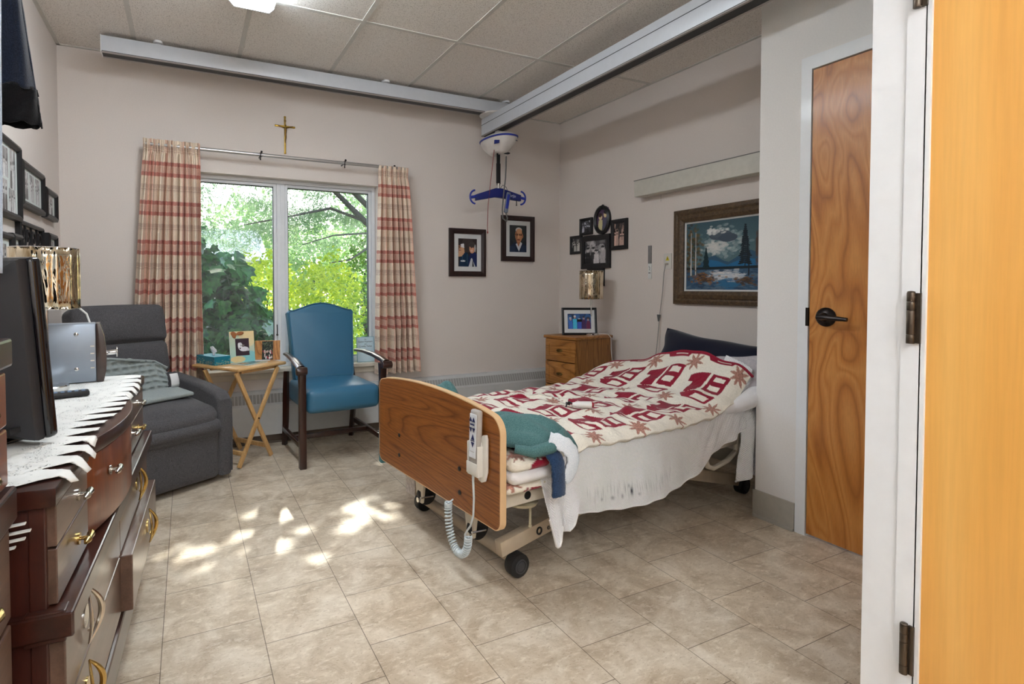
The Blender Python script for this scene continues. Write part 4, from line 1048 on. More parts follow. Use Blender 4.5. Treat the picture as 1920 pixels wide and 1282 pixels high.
# ================================================================== crucifix
m_gold = plain('antique_gold', (186, 150, 62), .32, .9, var=.12); m_gold2 = plain('dark_gold_figure', (120, 92, 40), .4, .85, var=.15)
cx = thing('crucifix', 'small golden wall crucifix above the window', 'crucifix', (.681, YB, 2.31))
b = B(); b.bb(-.006, .006, -.010, -.001, -.134, .133, .002); b.bb(-.067, .067, -.010, -.001, .058, .070, .002)
for (x, z) in ((0, .133), (-.067, .064), (.067, .064), (0, -.134)): b.ball((x, -.006, z), (.009, .004, .008), 10)
b.obj('cross', m_gold, cx, ang=30)
b = B(); b.tube([(-.056, -.013, .068), (-.03, -.016, .058), (-.008, -.018, .052)], [.003, .0038, .005], 8); b.tube([(.056, -.013, .068), (.03, -.016, .058), (.008, -.018, .052)], [.003, .0038, .005], 8)
b.tube([(0, -.018, .056), (.001, -.019, .03), (0, -.017, .004), (.002, -.02, -.02), (0, -.016, -.045), (0, -.014, -.06)], [.008, .0095, .008, .007, .005, .003], 10); b.ball((.002, -.02, .068), (.006, .006, .008), 12)
b.bb(-.008, .008, -.012, -.010, .1, .11); b.obj('figure', m_gold2, cx)

# ================================================================== framed pictures
m_dkframe = wood('dark_brown_frame', (26, 12, 10), (40, 18, 15), (54, 26, 22), .35, 'Z', 14, 8, coat=.2)
m_blkframe = plain('black_frame', (24, 23, 25), .4, var=.1)
m_matboard = plain('white_mat_board', (214, 214, 212), .85, var=.02); m_matgrey = plain('pale_green_grey_mat', (206, 212, 208), .85, var=.02)
def frame_bars(b, W, H, fw, d, M=None, bev=.003, y0=0.0):
    """mitred moulding; back on y=y0, face toward -y, centred on the origin"""
    w2, h2 = W / 2, H / 2
    for (A, Bq) in (((-w2, -h2), (w2, -h2)), ((w2, -h2), (w2, h2)), ((w2, h2), (-w2, h2)), ((-w2, h2), (-w2, -h2))):
        ax, az = A; bx_, bz = Bq
        ia = (ax - math.copysign(fw, ax), az - math.copysign(fw, az)); ib = (bx_ - math.copysign(fw, bx_), bz - math.copysign(fw, bz))
        ma = ((ax + ia[0]) / 2, (az + ia[1]) / 2); mb = ((bx_ + ib[0]) / 2, (bz + ib[1]) / 2)
        prof0 = [(ax, y0, az), (ax, y0 - d * .8, az), (ma[0], y0 - d, ma[1]), (ia[0], y0 - d * .72, ia[1]), (ia[0], y0, ia[1])]
        prof1 = [(bx_, y0, bz), (bx_, y0 - d * .8, bz), (mb[0], y0 - d, mb[1]), (ib[0], y0 - d * .72, ib[1]), (ib[0], y0, ib[1])]
        for k in range(5):
            b.face([prof0[k], prof0[(k + 1) % 5], prof1[(k + 1) % 5], prof1[k]], M)
    bmesh.ops.remove_doubles(b.bm, verts=b.bm.verts, dist=1e-6); bmesh.ops.recalc_face_normals(b.bm, faces=b.bm.faces)
def wall_M(side):
    return {'back': 0.0, 'right': -R(90), 'left': R(90)}[side]
def picture(name, label, side, cxy, cz, W, H, fw, d, fmat, pics, mat_board=None, cat='picture frame'):
    """pics: list of (Pic, x, z) placed on the mount"""
    if side == 'left': cxy, W, H, cz = cxy * .955, W * .955, H * .955, 1.17 + (cz - 1.17) * .955; pics = [(p, x * .955, z * .955) for p, x, z in pics]
    loc = {'back': (cxy, YB, cz), 'right': (XR, cxy, cz), 'left': (XL, cxy, cz)}[side]
    t = thing(name, label, cat, loc, wall_M(side))
    b = B(); frame_bars(b, W, H, fw, d); b.obj('frame', fmat, t, ang=20)
    b = B(); b.bb(-W / 2 + fw * .6, W / 2 - fw * .6, -d * .45, -.002, -H / 2 + fw * .6, H / 2 - fw * .6); b.obj('mount', mat_board or m_matboard, t, smooth=False)
    for (p, x, z) in pics: p.make('photo', t, (x, -d * .45 - .001, z))
    return t
def portrait_couple():
    q = Pic(.185, .245, 90, (46, 36, 34)); q.ell(.5, .8, .3, .3, (70, 60, 58), .6)
    q.poly([(.05, 0), (.1, .4), (.3, .52), (.5, .5), (.62, .3), (.6, 0)], (18, 44, 70)); q.poly([(.5, 0), (.62, .45), (.8, .56), (1, .45), (1, 0)], (26, 38, 86))
    q.poly([(.55, 0), (.68, .3), (.74, .3), (.92, 0)], (196, 200, 204)); q.poly([(.74, 0), (.78, .3), (.84, 0)], (40, 36, 44))
    q.ell(.74, .66, .155, .185, (206, 150, 118)); q.ell(.73, .79, .18, .10, (66, 58, 56)); q.ell(.9, .66, .045, .14, (176, 176, 172)); q.ell(.7, .68, .03, .02, (70, 40, 34)); q.ell(.8, .69, .03, .02, (70, 40, 34)); q.ell(.72, .57, .07, .03, (226, 190, 170)); q.ell(.74, .62, .025, .05, (224, 170, 140))
    q.poly([(0, .35), (.02, .6), (.2, .8), (.3, .72), (.34, .5), (.18, .36)], (206, 160, 124)); q.poly([(.12, .7), (.13, .8), (.3, .82), (.32, .66)], (228, 228, 230))
    for z in (.58, .66, .73): q.ell(.07, z, .09, .022, (150, 104, 80))
    q.ell(.25, .2, .13, .03, (222, 226, 228)); q.rect(.46, .5, .1, .45, (60, 96, 120), .5); q.rect(.2, .24, .2, .4, (60, 96, 120), .5); return q.speck(.05)
def portrait_man():
    q = Pic(.185, .245, 90, (38, 42, 46)); q.ell(.5, .7, .5, .4, (56, 58, 58), .6)
    q.poly([(0, 0), (0, .2), (.3, .36), (.72, .34), (1, .24), (1, 0)], (32, 44, 66)); q.poly([(.36, .3), (.55, .02), (.74, .33), (.62, .4)], (206, 208, 212))
    q.poly([(.4, .4), (.52, .2), (.66, .4)], (170, 112, 78)); q.ell(.54, .63, .215, .255, (190, 132, 92)); q.ell(.54, .82, .19, .10, (200, 196, 190)); q.ell(.56, .78, .17, .09, (206, 152, 112)); q.ell(.76, .6, .04, .08, (170, 110, 76))
    q.rect(.34, .5, .62, .685, (60, 40, 34)); q.rect(.56, .72, .62, .685, (60, 40, 34)); q.ell(.42, .655, .05, .02, (150, 100, 76)); q.ell(.64, .655, .05, .02, (150, 100, 76)); q.ell(.53, .58, .035, .07, (216, 160, 120)); q.ell(.53, .46, .1, .025, (120, 60, 50)); q.ell(.4, .6, .05, .2, (120, 76, 54), .5)
    for k in range(6): q.rect(.05 + k * .05, .065 + k * .05, 0, .22, (70, 84, 110), .5); q.rect(.7 + k * .05, .715 + k * .05, 0, .24, (70, 84, 110), .5)
    return q.speck(.05)
picture('picture_frame', 'dark framed colour portrait of two people on the window wall, lower of the pair', 'back', 2.232, 1.467, .362, .418, .046, .028, m_dkframe, [(portrait_couple(), 0, .0)])
picture('picture_frame', 'dark framed colour portrait of an older man in glasses on the window wall', 'back', 2.757, 1.608, .356, .416, .046, .028, m_dkframe, [(portrait_man(), 0, .0)])
def bw(seed, w_, h_, n=14, tint=(1, 1, 1), dark=False):
    r_ = np.random.default_rng(seed); q = Pic(w_, h_, 44, (60, 58, 62) if dark else (168, 162, 160))
    for k in range(n * 2):
        g_ = r_.uniform(30, 235); q.ell(r_.uniform(0, 1), r_.uniform(0, 1), r_.uniform(.05, .18), r_.uniform(.04, .2), (g_ * tint[0], g_ * tint[1], g_ * tint[2]), .6)
    for k in range(max(2, n // 4)):
        x = (k + .5) / max(2, n // 4) + r_.normal(0, .04); z = r_.uniform(.5, .68)
        q.poly([(x - .13, 0), (x - .1, z - .12), (x + .1, z - .12), (x + .13, 0)], tuple(np.array(tint) * r_.choice([40, 220, 190])), .9); q.ell(x, z, .075, .075 * w_ / h_ * 1.3, tuple(np.array(tint) * 205)); q.ell(x, z + .05, .08, .05, tuple(np.array(tint) * 50))
    return q.speck(.1, seed)
# left wall group
picture('picture_frame', 'large black collage frame with seven old photos high on the left wall', 'left', 3.02, 1.68, .66, .37, .028, .034, m_blkframe,
        [(bw(50 + k, a, c), x, z) for k, (x, z, a, c) in enumerate(((-.22, .08, .13, .12), (-.22, -.08, .13, .12), (-.06, .07, .10, .14), (-.06, -.09, .12, .10), (.09, .07, .12, .13), (.075, -.085, .11, .14), (.225, .06, .085, .19)))] + [(bw(60, .10, .11), .21, -.10)], m_matgrey)
picture('picture_frame', 'black frame with three old photos in a row right of the large collage', 'left', 3.60, 1.70, .475, .235, .03, .034, m_blkframe, [(bw(70 + k, .085, .135), x, 0) for k, x in enumerate((-.12, 0, .12))], m_matgrey)
picture('picture_frame', 'small black frame in the upper row beside the window wall corner', 'left', 4.03, 1.672, .30, .18, .028, .034, m_blkframe, [(bw(80, .12, .11), 0, 0)], m_matgrey)
picture('picture_frame', 'black frame with one photo low on the left wall above the television', 'left', 3.06, 1.29, .26, .26, .026, .034, m_blkframe, [(bw(90, .11, .15), 0, 0)], m_matgrey)
picture('picture_frame', 'narrow black frame in the lower row left of the scrollwork panel', 'left', 3.265, 1.32, .165, .215, .026, .034, m_blkframe, [(bw(91, .09, .12), 0, 0)], m_matgrey)
picture('picture_frame', 'small black frame in the lower row beside the window wall corner', 'left', 4.04, 1.40, .235, .19, .028, .034, m_blkframe, [(bw(92, .11, .10), 0, 0)], m_matgrey)
sc = thing('scrollwork_panel', 'black openwork scroll panel on the left wall above the gold lamp', 'wall decor', (XL, 3.42, 1.375), R(90))
b = B(); frame_bars(b, .468, .235, .018, .026); b.obj('frame', m_blkframe, sc, ang=20)
b = B()
def spiral(cx_, cz_, r0, turns, a0, dirn):
    n = 30; return [(cx_ + r0 * (1 - .8 * k / n) * math.cos(a0 + dirn * turns * 2 * math.pi * k / n), -.012, cz_ + r0 * (1 - .8 * k / n) * math.sin(a0 + dirn * turns * 2 * math.pi * k / n)) for k in range(n + 1)]
for i in range(4):
    x = -.17 + i * .113
    b.tube(spiral(x, .045, .05, 1.25, -1.57, 1 if i % 2 else -1), .0065, 6); b.tube(spiral(x, -.05, .05, 1.25, 1.57, -1 if i % 2 else 1), .0065, 6)
    b.tube([(x + .056, -.012, -.1), (x + .04, -.012, -.03), (x + .07, -.012, .03), (x + .056, -.012, .1)], .006, 6)
b.obj('scrolls', m_blkframe, sc)

# right wall: collage of joined frames
cg = thing('collage_frame', 'black collage of six joined photo frames on the right wall', 'picture frame', (XR, 3.68, 1.5), -R(90))
def cl(y): return -(y - 3.68)
for k, (yl, yr, z0, z1, fw_, d_, tint) in enumerate(((3.861, 3.499, 1.325, 1.615, .045, .03, (1.0, .97, .97)), (3.891, 3.725, 1.628, 1.778, .024, .022, (.95, .95, 1)), (3.491, 3.306, 1.472, 1.724, .034, .022, (1.1, .92, .84)), (4.025, 3.862, 1.465, 1.632, .025, .022, (1, .98, .95)), (3.787, 3.575, 1.172, 1.33, .03, .022, (1, .96, .96)))):
    W, H = yl - yr, z1 - z0; x0, zc = cl((yl + yr) / 2), (z0 + z1) / 2 - 1.5
    b = B(); frame_bars(b, W, H, fw_, d_, MX((x0, 0, zc))); fo = b.obj('frame', m_blkframe, cg, ang=20)
    q = bw(100 + k, W - 2 * fw_ + .004, H - 2 * fw_ + .004, 16, tint, True); q.make('photo', fo, (x0, -d_ * .4, zc))
b = B(); b.mi = 0
oc = (cl(3.598), 1.739 - 1.5)
def oval_ring(b, rx, rz, w_, d_):
    n = 48
    for k in range(n):
        a0, a1 = 2 * math.pi * k / n, 2 * math.pi * (k + 1) / n
        def pr_(a): return [(oc[0] + (rx + o) * math.cos(a), y, oc[1] + (rz + o) * math.sin(a)) for o, y in ((0, 0), (0, -d_ * .7), (-w_ * .5, -d_), (-w_, -d_ * .6), (-w_, 0))]
        A, C2 = pr_(a0), pr_(a1)
        for j in range(5): b.face([A[j], A[(j + 1) % 5], C2[(j + 1) % 5], C2[j]])
    bmesh.ops.remove_doubles(b.bm, verts=b.bm.verts, dist=1e-6); bmesh.ops.recalc_face_normals(b.bm, faces=b.bm.faces)
oval_ring(b, .098, .122, .032, .036); fo = b.obj('oval_frame', m_blkframe, cg)
q = Pic(.15, .20, 60, (92, 70, 96)); q.ell(.34, .62, .14, .12, (220, 196, 160)); q.ell(.3, .72, .16, .09, (60, 44, 40)); q.poly([(.1, 0), (.2, .5), (.5, .5), (.5, 0)], (206, 196, 150)); q.ell(.72, .72, .12, .13, (226, 206, 160)); q.ell(.74, .82, .13, .08, (40, 32, 40)); q.poly([(.45, 0), (.55, .55), (.9, .6), (.95, 0)], (90, 88, 110)); q.speck(.06)
msk = ((q.u - .5) / .46) ** 2 + ((q.v - .5) / .46) ** 2
P = np.stack([oc[0] + (q.u - .5) * .15, np.full_like(q.u, -.010), oc[1] + (q.v - .5) * .20], -1)
np_grid('photo', P, q.nu, q.nv, painted('printed_paper', .35, coat=.2), fo, q.c, smooth=False)
b = B(); b.cyl((oc[0], -.001, oc[1] + .12), (oc[0], -.012, oc[1] + .12), .012, n=10); b.bb(-.16, -.02, -.008, -.001, .10, .12); b.obj('joining_bar', m_blkframe, cg)

# landscape painting
m_ornate = wood('antique_brown_frame', (58, 42, 28), (84, 64, 42), (112, 88, 60), .55, 'Y', 20, 3)
PW, PH = .745, .672
def landscape():
    q = Pic(.54, .475, 260, (60, 84, 92)); r_ = np.random.default_rng(12)
    q.grad((92, 120, 124), (62, 88, 98), .3, 1.0)
    for k in range(260):
        a = r_.uniform(0, 6.28); rr = r_.normal(.17, .07); q.ell(.52 + rr * math.cos(a) * 1.1, .68 + rr * math.sin(a) * .8, .035, .018, [(190, 200, 200), (150, 170, 172), (110, 138, 142)][k % 3], .35, r_.uniform(-.6, .6))
    for k in range(90): q.ell(.42 + r_.normal(0, .07), .62 + r_.normal(0, .05), .03, .016, (216, 214, 208), .4, r_.uniform(-.5, .5))
    q.ell(.5, .78, .16, .07, (78, 90, 102)); q.ell(.6, .74, .13, .06, (72, 84, 98)); q.ell(.44, .8, .08, .05, (84, 96, 106))
    for k in range(70): q.ell(.32 + .2 * abs(r_.normal(0, .5)), .84 + r_.normal(0, .02), .02, .012, (222, 222, 218), .5)
    q.poly([(.18, .36), (.3, .46), (.42, .5), (.55, .42), (.62, .40), (.75, .48), (.9, .55), (1, .5), (1, .3), (.18, .3)], (54, 88, 112)); q.poly([(.25, .36), (.36, .44), (.46, .42), (.6, .36), (.7, .4), (.85, .44), (1, .42), (1, .3), (.25, .3)], (36, 104, 150))
    q.rect(0, 1, .27, .335, (28, 40, 44)); q.poly([(.0, 0), (0, .3), (1, .3), (1, 0)], (60, 90, 116))
    for k in range(220): q.ell(r_.uniform(0, 1), r_.uniform(0, .29), .05, .012, [(48, 78, 108), (84, 112, 136), (40, 60, 84), (104, 126, 140)][k % 4], .5, r_.normal(0, .2))
    for k in range(220): q.ell(.56 + r_.normal(0, .11), .21 + r_.normal(0, .035), .04, .008, [(226, 220, 214), (196, 200, 206), (170, 186, 198)][k % 3], .6)
    for k in range(120): q.ell(.62 + r_.normal(0, .07), .10 + r_.normal(0, .04), .03, .01, (46, 108, 148), .45)
    def fir(x, z0, z1, w_, col, n=16):
        q.rect(x - .006, x + .006, z0 - .04, z1, col)
        for k in range(n):
            t = k / n; zz = z1 - (z1 - z0) * t; ww = w_ * (.15 + t) * r_.uniform(.7, 1.2)
            q.ell(x - ww * .5, zz - .01, ww * .55, .014, col, 1, .25); q.ell(x + ww * .5, zz - .015, ww * .55, .014, col, 1, -.2)
    fir(.30, .33, .62, .05, (26, 48, 52)); fir(.83, .36, .90, .085, (24, 36, 44), 20)
    q.rect(.87, .885, .2, .5, (26, 34, 40))
    for k in range(150): q.ell(.10 + r_.normal(0, .06), .62 + r_.normal(0, .17), .022, .02, [(92, 74, 48), (60, 56, 44), (112, 88, 50), (74, 86, 70)][k % 4], .7)
    for (x, w_) in ((.075, .011), (.145, .009)): q.poly([(x - w_, .22), (x - w_ * .4, .85), (x + w_ * .4, .85), (x + w_, .22)], (196, 192, 184))
    for k in range(120): q.ell(.28 + r_.normal(0, .1), .17 + r_.normal(0, .035), .02, .012, [(110, 76, 44), (60, 48, 40), (140, 96, 56)][k % 3], .7)
    for k in range(60): q.ell(.84 + r_.normal(0, .07), .14 + r_.normal(0, .03), .025, .01, [(110, 80, 52), (70, 54, 44)][k % 2], .7)
    for k in range(30): q.ell(.99, .55 + r_.normal(0, .1), .03, .03, (86, 66, 56), .6)
    return q.speck(.06)
pt = thing('painting', 'framed moonlit lake landscape painting above the bed', 'painting', (XR, 2.835 - PW / 2, 1.378), -R(90))
b = B(); b.bb(-PW / 2 + .02, PW / 2 - .02, -.010, -.0005, -PH / 2 + .02, PH / 2 - .02); b.obj('backing', m_dm, pt, smooth=False)
b = B(); frame_bars(b, PW, PH, .05, .030); b.obj('outer_moulding', m_ornate, pt, ang=20)
b = B(); frame_bars(b, PW - .085, PH - .085, .05, .042); b.obj('inner_moulding', m_ornate, pt, ang=20)
b = B(); frame_bars(b, PW - .172, PH - .172, .018, .020); b.obj('liner', m_matboard, pt, ang=20)
landscape().make('canvas', pt, (0, -.012, 0), mat=painted('oil_paint', .5, 500, .15))

# overbed light
ob = thing('overbed_light', 'long cream wall light with flat front above the painting', 'light', (XR, 2.53, 1.92), -R(90))
b = B(); b.bb(-.61, .61, -.108, 0, -.062, .062, .004); b.obj('housing', plain('cream_metal_housing', (208, 204, 192), .45), ob)
b = B(); b.bb(-.58, .58, -.095, -.02, -.0645, -.061); b.obj('lens', plain('milky_lens', (196, 190, 176), .4), ob, smooth=False)
b = B(); b.bb(-.613, .613, -.110, -.104, .058, .064); b.obj('top_edge', plain('grey_edge_trim', (120, 118, 112), .5), ob, smooth=False)
b = B(); b.cyl((-.42, -.03, -.062), (-.42, -.03, -.11), .0015, n=6); b.ball((-.42, -.03, -.112), .004, 8); b.obj('pull_chain', m_chrome, ob)
# wall plate, holder and cord
m_ivory = plain('ivory_plastic', (214, 210, 202), .45)
wp = thing('wall_plate', 'ivory nurse call wall plate with yellow triangle and cord plug', 'wall plate', (XR, 2.905, 1.355), -R(90))
b = B(); b.bb(-.036, .036, -.006, 0, -.058, .058, .003); b.obj('plate', m_ivory, wp)
b = B(); b.prism([(-.018, .006), (.018, .006), (0, .04)], .006, .0068, M_XZ); b.obj('warning_triangle', plain('warning_yellow', (206, 186, 40), .5), wp, smooth=False)
b = B(); b.prism([(-.003, .012), (.003, .012), (.0015, .028), (-.0015, .028)], .0068, .0073, M_XZ); b.obj('warning_mark', m_black, wp, smooth=False)
b = B(); b.cyl((0, -.006, -.02), (0, -.024, -.022), .010, .008, n=14); b.cyl((-.012, -.01, -.02), (.012, -.01, -.02), .006, n=10); b.obj('plug', m_chrome, wp)
st_ = thing('wall_holder', 'slim grey and white strip holder on the right wall', 'wall holder', (XR, 3.074, 1.355), -R(90))
b = B(); b.bb(-.014, .014, -.012, 0, -.01, .128, .002); b.obj('grey_sleeve', plain('grey_sleeve_plastic', (128, 126, 126), .4), st_)
b = B(); b.bb(-.016, .016, -.009, 0, -.128, -.01, .002); b.obj('white_card', plain('white_card', (226, 226, 222), .6), st_)
b = B(); b.tube([(-.006, -.0095, -.03), (.004, -.0095, -.045), (-.002, -.0095, -.058), (.006, -.0095, -.062)], .0015, 6); b.bb(-.01, .01, -.0096, -.0088, -.085, -.08); b.obj('printed_mark', m_black, st_)
WPI = MX((XR, 2.905, 1.355), rz=-R(90)).inverted() @ MX((XR, 2.905, 1.33))
b = B(); b.tube([(-.024, 0, 0), (-.03, .01, -.06), (-.02, .03, -.2), (-.018, .055, -.36), (-.02, .062, -.44), (-.03, .07, -.62), (-.06, .06, -.72)], .0028, 6, M=WPI); b.obj('cord', plain('grey_cable', (150, 146, 140), .5), wp)
b = B(); b.prism([(-.014, .026), (.014, .026), (.004, -.026), (-.004, -.026)], 0, .012, WPI @ MX((-.012, .066, -.40), rz=-R(90)) @ M_XZ, bev=.002); b.obj('cord_clip', plain('dark_grey_clip', (84, 86, 84), .5), wp)

# ================================================================== ceiling lift
m_alu = plain('silver_anodised_aluminium', (208, 212, 218), .40, .12, var=.02); m_lip = plain('track_lip', (160, 152, 148), .4)
m_liftw = plain('warm_white_plastic', (206, 200, 194), .4); m_blue = plain('royal_blue_plastic', (36, 52, 150), .35); m_navy = plain('deep_blue_coating', (24, 36, 110), .35)
def track(name, label, axis, c0, c1, a, z0, z1, w_):
    t = thing(name, label, 'lift track', ((c0 + c1) / 2 if axis == 'X' else a, a if axis == 'X' else (c0 + c1) / 2, ZC)); h = (c1 - c0) / 2
    M_ = Matrix.Identity(4) if axis == 'X' else MX(rz=R(90))
    z0 -= ZC; z1 -= ZC
    b = B(); b.bb(-h, h, -w_ / 2, w_ / 2, z0 + .008, z1, .003, M=M_); b.obj('rail', m_alu, t)
    b = B(); b.bb(-h, h, -w_ / 2 - .001, -w_ / 2 + .014, z0, z0 + .006, M=M_); b.bb(-h, h, w_ / 2 - .014, w_ / 2 + .001, z0, z0 + .006, M=M_); b.obj('lip', m_lip, t, smooth=False)
    b = B(); b.bb(-h + .002, h - .002, -w_ / 2 + .0005, w_ / 2 - .0005, z0 + .002, z0 + .01, M=M_); b.obj('running_slot', m_black, t, smooth=False)
    return t, h, M_, z0, z1
ta, h, M_, z0, z1 = track('lift_track', 'silver ceiling lift track along the window wall', 'X', -.45, 2.56, 3.905, 2.592, 2.695, .09)
for x in (-1.05 - .15, .32, 1.38):
    b = B(); b.cyl((x, .0, -.03), (x, .0, 0), .03, n=20); b.cyl((x, -.03, -.018), (x, -.03, -.003), .026, n=20); b.obj('ceiling_mount', m_trim_white, ta)
b = B(); b.bb(-h - .004, -h, -.046, .046, z0, z1 + .001); b.obj('end_cap', m_trim_white, ta, smooth=False)
tb_, h, M_, z0, z1 = track('lift_track', 'long silver ceiling lift rail running out from the window wall over the bed', 'Y', .95, 4.03, 2.328, 2.442, 2.588, .096)
b = B(); b.bb(-h, h, -.0488, .0488, z0 + .093, z0 + .097, M=M_); b.obj('seam', plain('dark_seam', (40, 44, 52), .6), tb_, smooth=False)
b = B(); b.cyl((.0, h - .125, z1), (.0, h - .125, z1 + .012), .12, n=36, bev=.003); b.obj('turntable', m_liftw, tb_)
# hoist motor
MZ = 2.36
hm = thing('lift_motor', 'white ceiling lift motor with blue stripe carrying a blue spreader bar', 'patient lift', (2.328, 3.83, 2.442), R(6))
def hull(b, lx, ly, zt, zb, squ=2.6):
    def fn(u, v):
        a = 2 * math.pi * u; ca, sa = math.cos(a), math.sin(a)
        px = math.copysign(abs(ca) ** (2 / squ), ca); py = math.copysign(abs(sa) ** (2 / squ), sa)
        if v < .3:
            t = v / .3; rr = math.sin(t * math.pi / 2); z = zt * (math.cos(t * math.pi / 2)) ** .8
        else:
            t = (v - .3) / .7; rr = (1 - .62 * t ** 1.5) if t < .92 else (1 - .62 * .92 ** 1.5) * (1 - (t - .92) / .08); z = zb * min(1, t / .92) ** .9
        k = 1 + .12 * (1 - abs(sa))
        return (px * lx * rr * 1.0, py * ly * rr, z + .012 * (1 - (py ** 2)) * (1 if v > .25 else 0))
    b.grid(fn, 64, 26); bmesh.ops.remove_doubles(b.bm, verts=b.bm.verts, dist=2e-5); bmesh.ops.recalc_face_normals(b.bm, faces=b.bm.faces)
b = B(); hull(b, .105, .185, .055, -.115); bmesh.ops.translate(b.bm, vec=(0, 0, -.075), verts=b.bm.verts); b.obj('housing', m_liftw, hm, ang=50)
b = B(); n = 64; pts = []
for k in range(n):
    a = 2 * math.pi * k / n; ca, sa = math.cos(a), math.sin(a)
    pts.append((.1065 * math.copysign(abs(ca) ** (2 / 2.6), ca), .187 * math.copysign(abs(sa) ** (2 / 2.6), sa), -.07 + .006 * (1 - abs(sa))))
b.tube(pts, .0075, 8, closed=True); b.obj('blue_stripe', m_blue, hm)
b = B(); b.bb(-.022, .022, -.022, .022, -.03, .004, .006); b.cyl((0, 0, -.03), (0, 0, .006), .012, n=14); b.prism([(-.05, -.03), (.05, -.03), (.012, -.002), (-.012, -.002)], -.02, .02, M_XZ, bev=.003); b.obj('hanger', m_liftw, hm)
b = B(); b.box((-.088, -.095, -.115), (.004, .05, .034), (0, R(8), R(20)), .002); b.obj('badge', m_navy, hm)
b = B(); b.box((.055, -.16, -.10), (.045, .004, .008), (0, 0, R(22)), .001); b.obj('printed_name', plain('grey_print', (110, 112, 124), .5), hm)
b = B(); b.box((.04, -.06, -.185), (.045, .03, .012), None, .003); b.obj('control_port', m_black, hm)
b = B(); b.bb(-.017, .017, -.002, .002, -.44, -.17); b.bb(-.02, .02, -.006, .006, -.43, -.26, .003); b.obj('strap', m_black, hm)
b = B(); b.cyl((0, 0, -.475), (0, 0, -.425), .011, n=14); b.cyl((0, 0, -.49), (0, 0, -.47), .016, n=14); b.cyl((-.022, 0, -.432), (-.012, 0, -.432), .006, n=8); b.obj('coupling', m_chrome, hm)
# spreader bar
sb = thing('spreader_bar', 'blue patient lift spreader bar with open hooks hanging from the motor strap', 'spreader bar', (2.328, 3.83, 1.95), R(-4))
b = B(); prof = [(-.205, -.085), (-.205, -.035), (-.03, .026), (.03, .026), (.205, -.018), (.205, -.068), (.03, -.052), (-.03, -.048)]
b.prism(prof, -.022, .022, M_XZ, bev=.008, seg=3); b.obj('bar', m_navy, sb)
for s, zc in ((-1, -.055), (1, -.04)):
    b = B(); pts = [(s * (.205 + .05 * math.sin(t)), 0, zc + .055 * math.cos(t)) for t in np.linspace(.15, math.pi - .1, 16)]
    b.tube(pts, .0075, 8); b.tube([(s * .19, 0, zc + .01), (s * .222, 0, zc + .0), (s * .252, 0, zc - .005)], .012, 8); b.obj('hook', m_blue, sb)
text_mesh('lettering', 'arjo', .034, plain('white_print', (210, 216, 230), .5), sb, MX((.125, -.0226, -.03), ry=R(7)) @ M_XZ)
b = B(); b.cyl((.17, 0, -.10), (.17, 0, -.06), .004, n=8); b.ball((.17, 0, -.102), .006, 8); b.obj('pin', m_black, sb)
# handset clipped on the bar
hc = thing('lift_handset', 'blue and grey hand control hanging on the blue spreader bar', 'remote', (2.392, 3.795, 1.93), R(-4))
b = B(); b.box((0, 0, -.07), (.036, .022, .175), (0, R(10), 0), .010, 3); b.obj('case', plain('grey_handset', (112, 120, 134), .45), hc)
b = B(); b.box((-.001, -.012, -.062), (.024, .004, .12), (0, R(10), 0), .002); b.obj('keypad', m_blue, hc)
m_cable = plain('grey_rubber_cable', (98, 96, 94), .5)
b = B(); b.tube([(.012, .012, .02), (.0, .02, .06), (-.03, .022, .075), (-.05, .022, .05), (-.055, .012, 0)], .003, 6)
b.tube([(-.005, .01, .31), (-.012, .0, .22), (-.025, -.015, .12), (-.045, -.02, -.02), (-.055, -.018, -.14), (-.045, -.012, -.205), (-.01, -.008, -.225), (.0, -.006, -.2), (-.015, -.004, -.155)], .006, 8); b.obj('cable', m_cable, hc)
HMI = MX((2.328, 3.83, 2.442), rz=R(6)).inverted() @ MX((2.27, 3.80, 2.28))
b = B(); b.tube([(0, 0, 0), (-.02, .01, -.2), (-.045, .02, -.45), (-.045, .03, -.62), (-.04, .035, -.66)], .0026, 6, M=HMI); b.ball((-.04, .035, -.668), (.006, .006, .010), 10, M=HMI); b.obj('pull_cord', plain('red_cord', (150, 62, 56), .6), hm)
# ================================================================== nightstand
m_oakY = oak_board('honey_oak', (120, 74, 26), (160, 104, 46), (178, 122, 62), 'Y')
m_oakZ = oak_board('honey_oak_side', (116, 70, 24), (152, 98, 42), (170, 114, 56), 'Z')
m_oldbrass = plain('old_brass', (112, 88, 48), .35, .9, var=.15)
ns = thing('nightstand', 'honey oak three-drawer nightstand in the far right corner behind the bed', 'nightstand', (2.735, 3.345, 0), R(9))
b = B(); b.bb(-.012, .445, -.012, .337, .745, .77, .008, 3); b.obj('top', m_oakY, ns)
b = B(); b.bb(.012, .44, 0, .018, .04, .745); b.bb(.012, .44, .307, .325, .04, .745); b.bb(.42, .44, 0, .325, .04, .745); b.bb(.012, .44, 0, .325, .04, .06); b.obj('cabinet', m_oakZ, ns, smooth=False)
b = B(); b.bb(.0, .03, -.004, .329, .0, .17, .003); b.obj('base', m_oakY, ns)
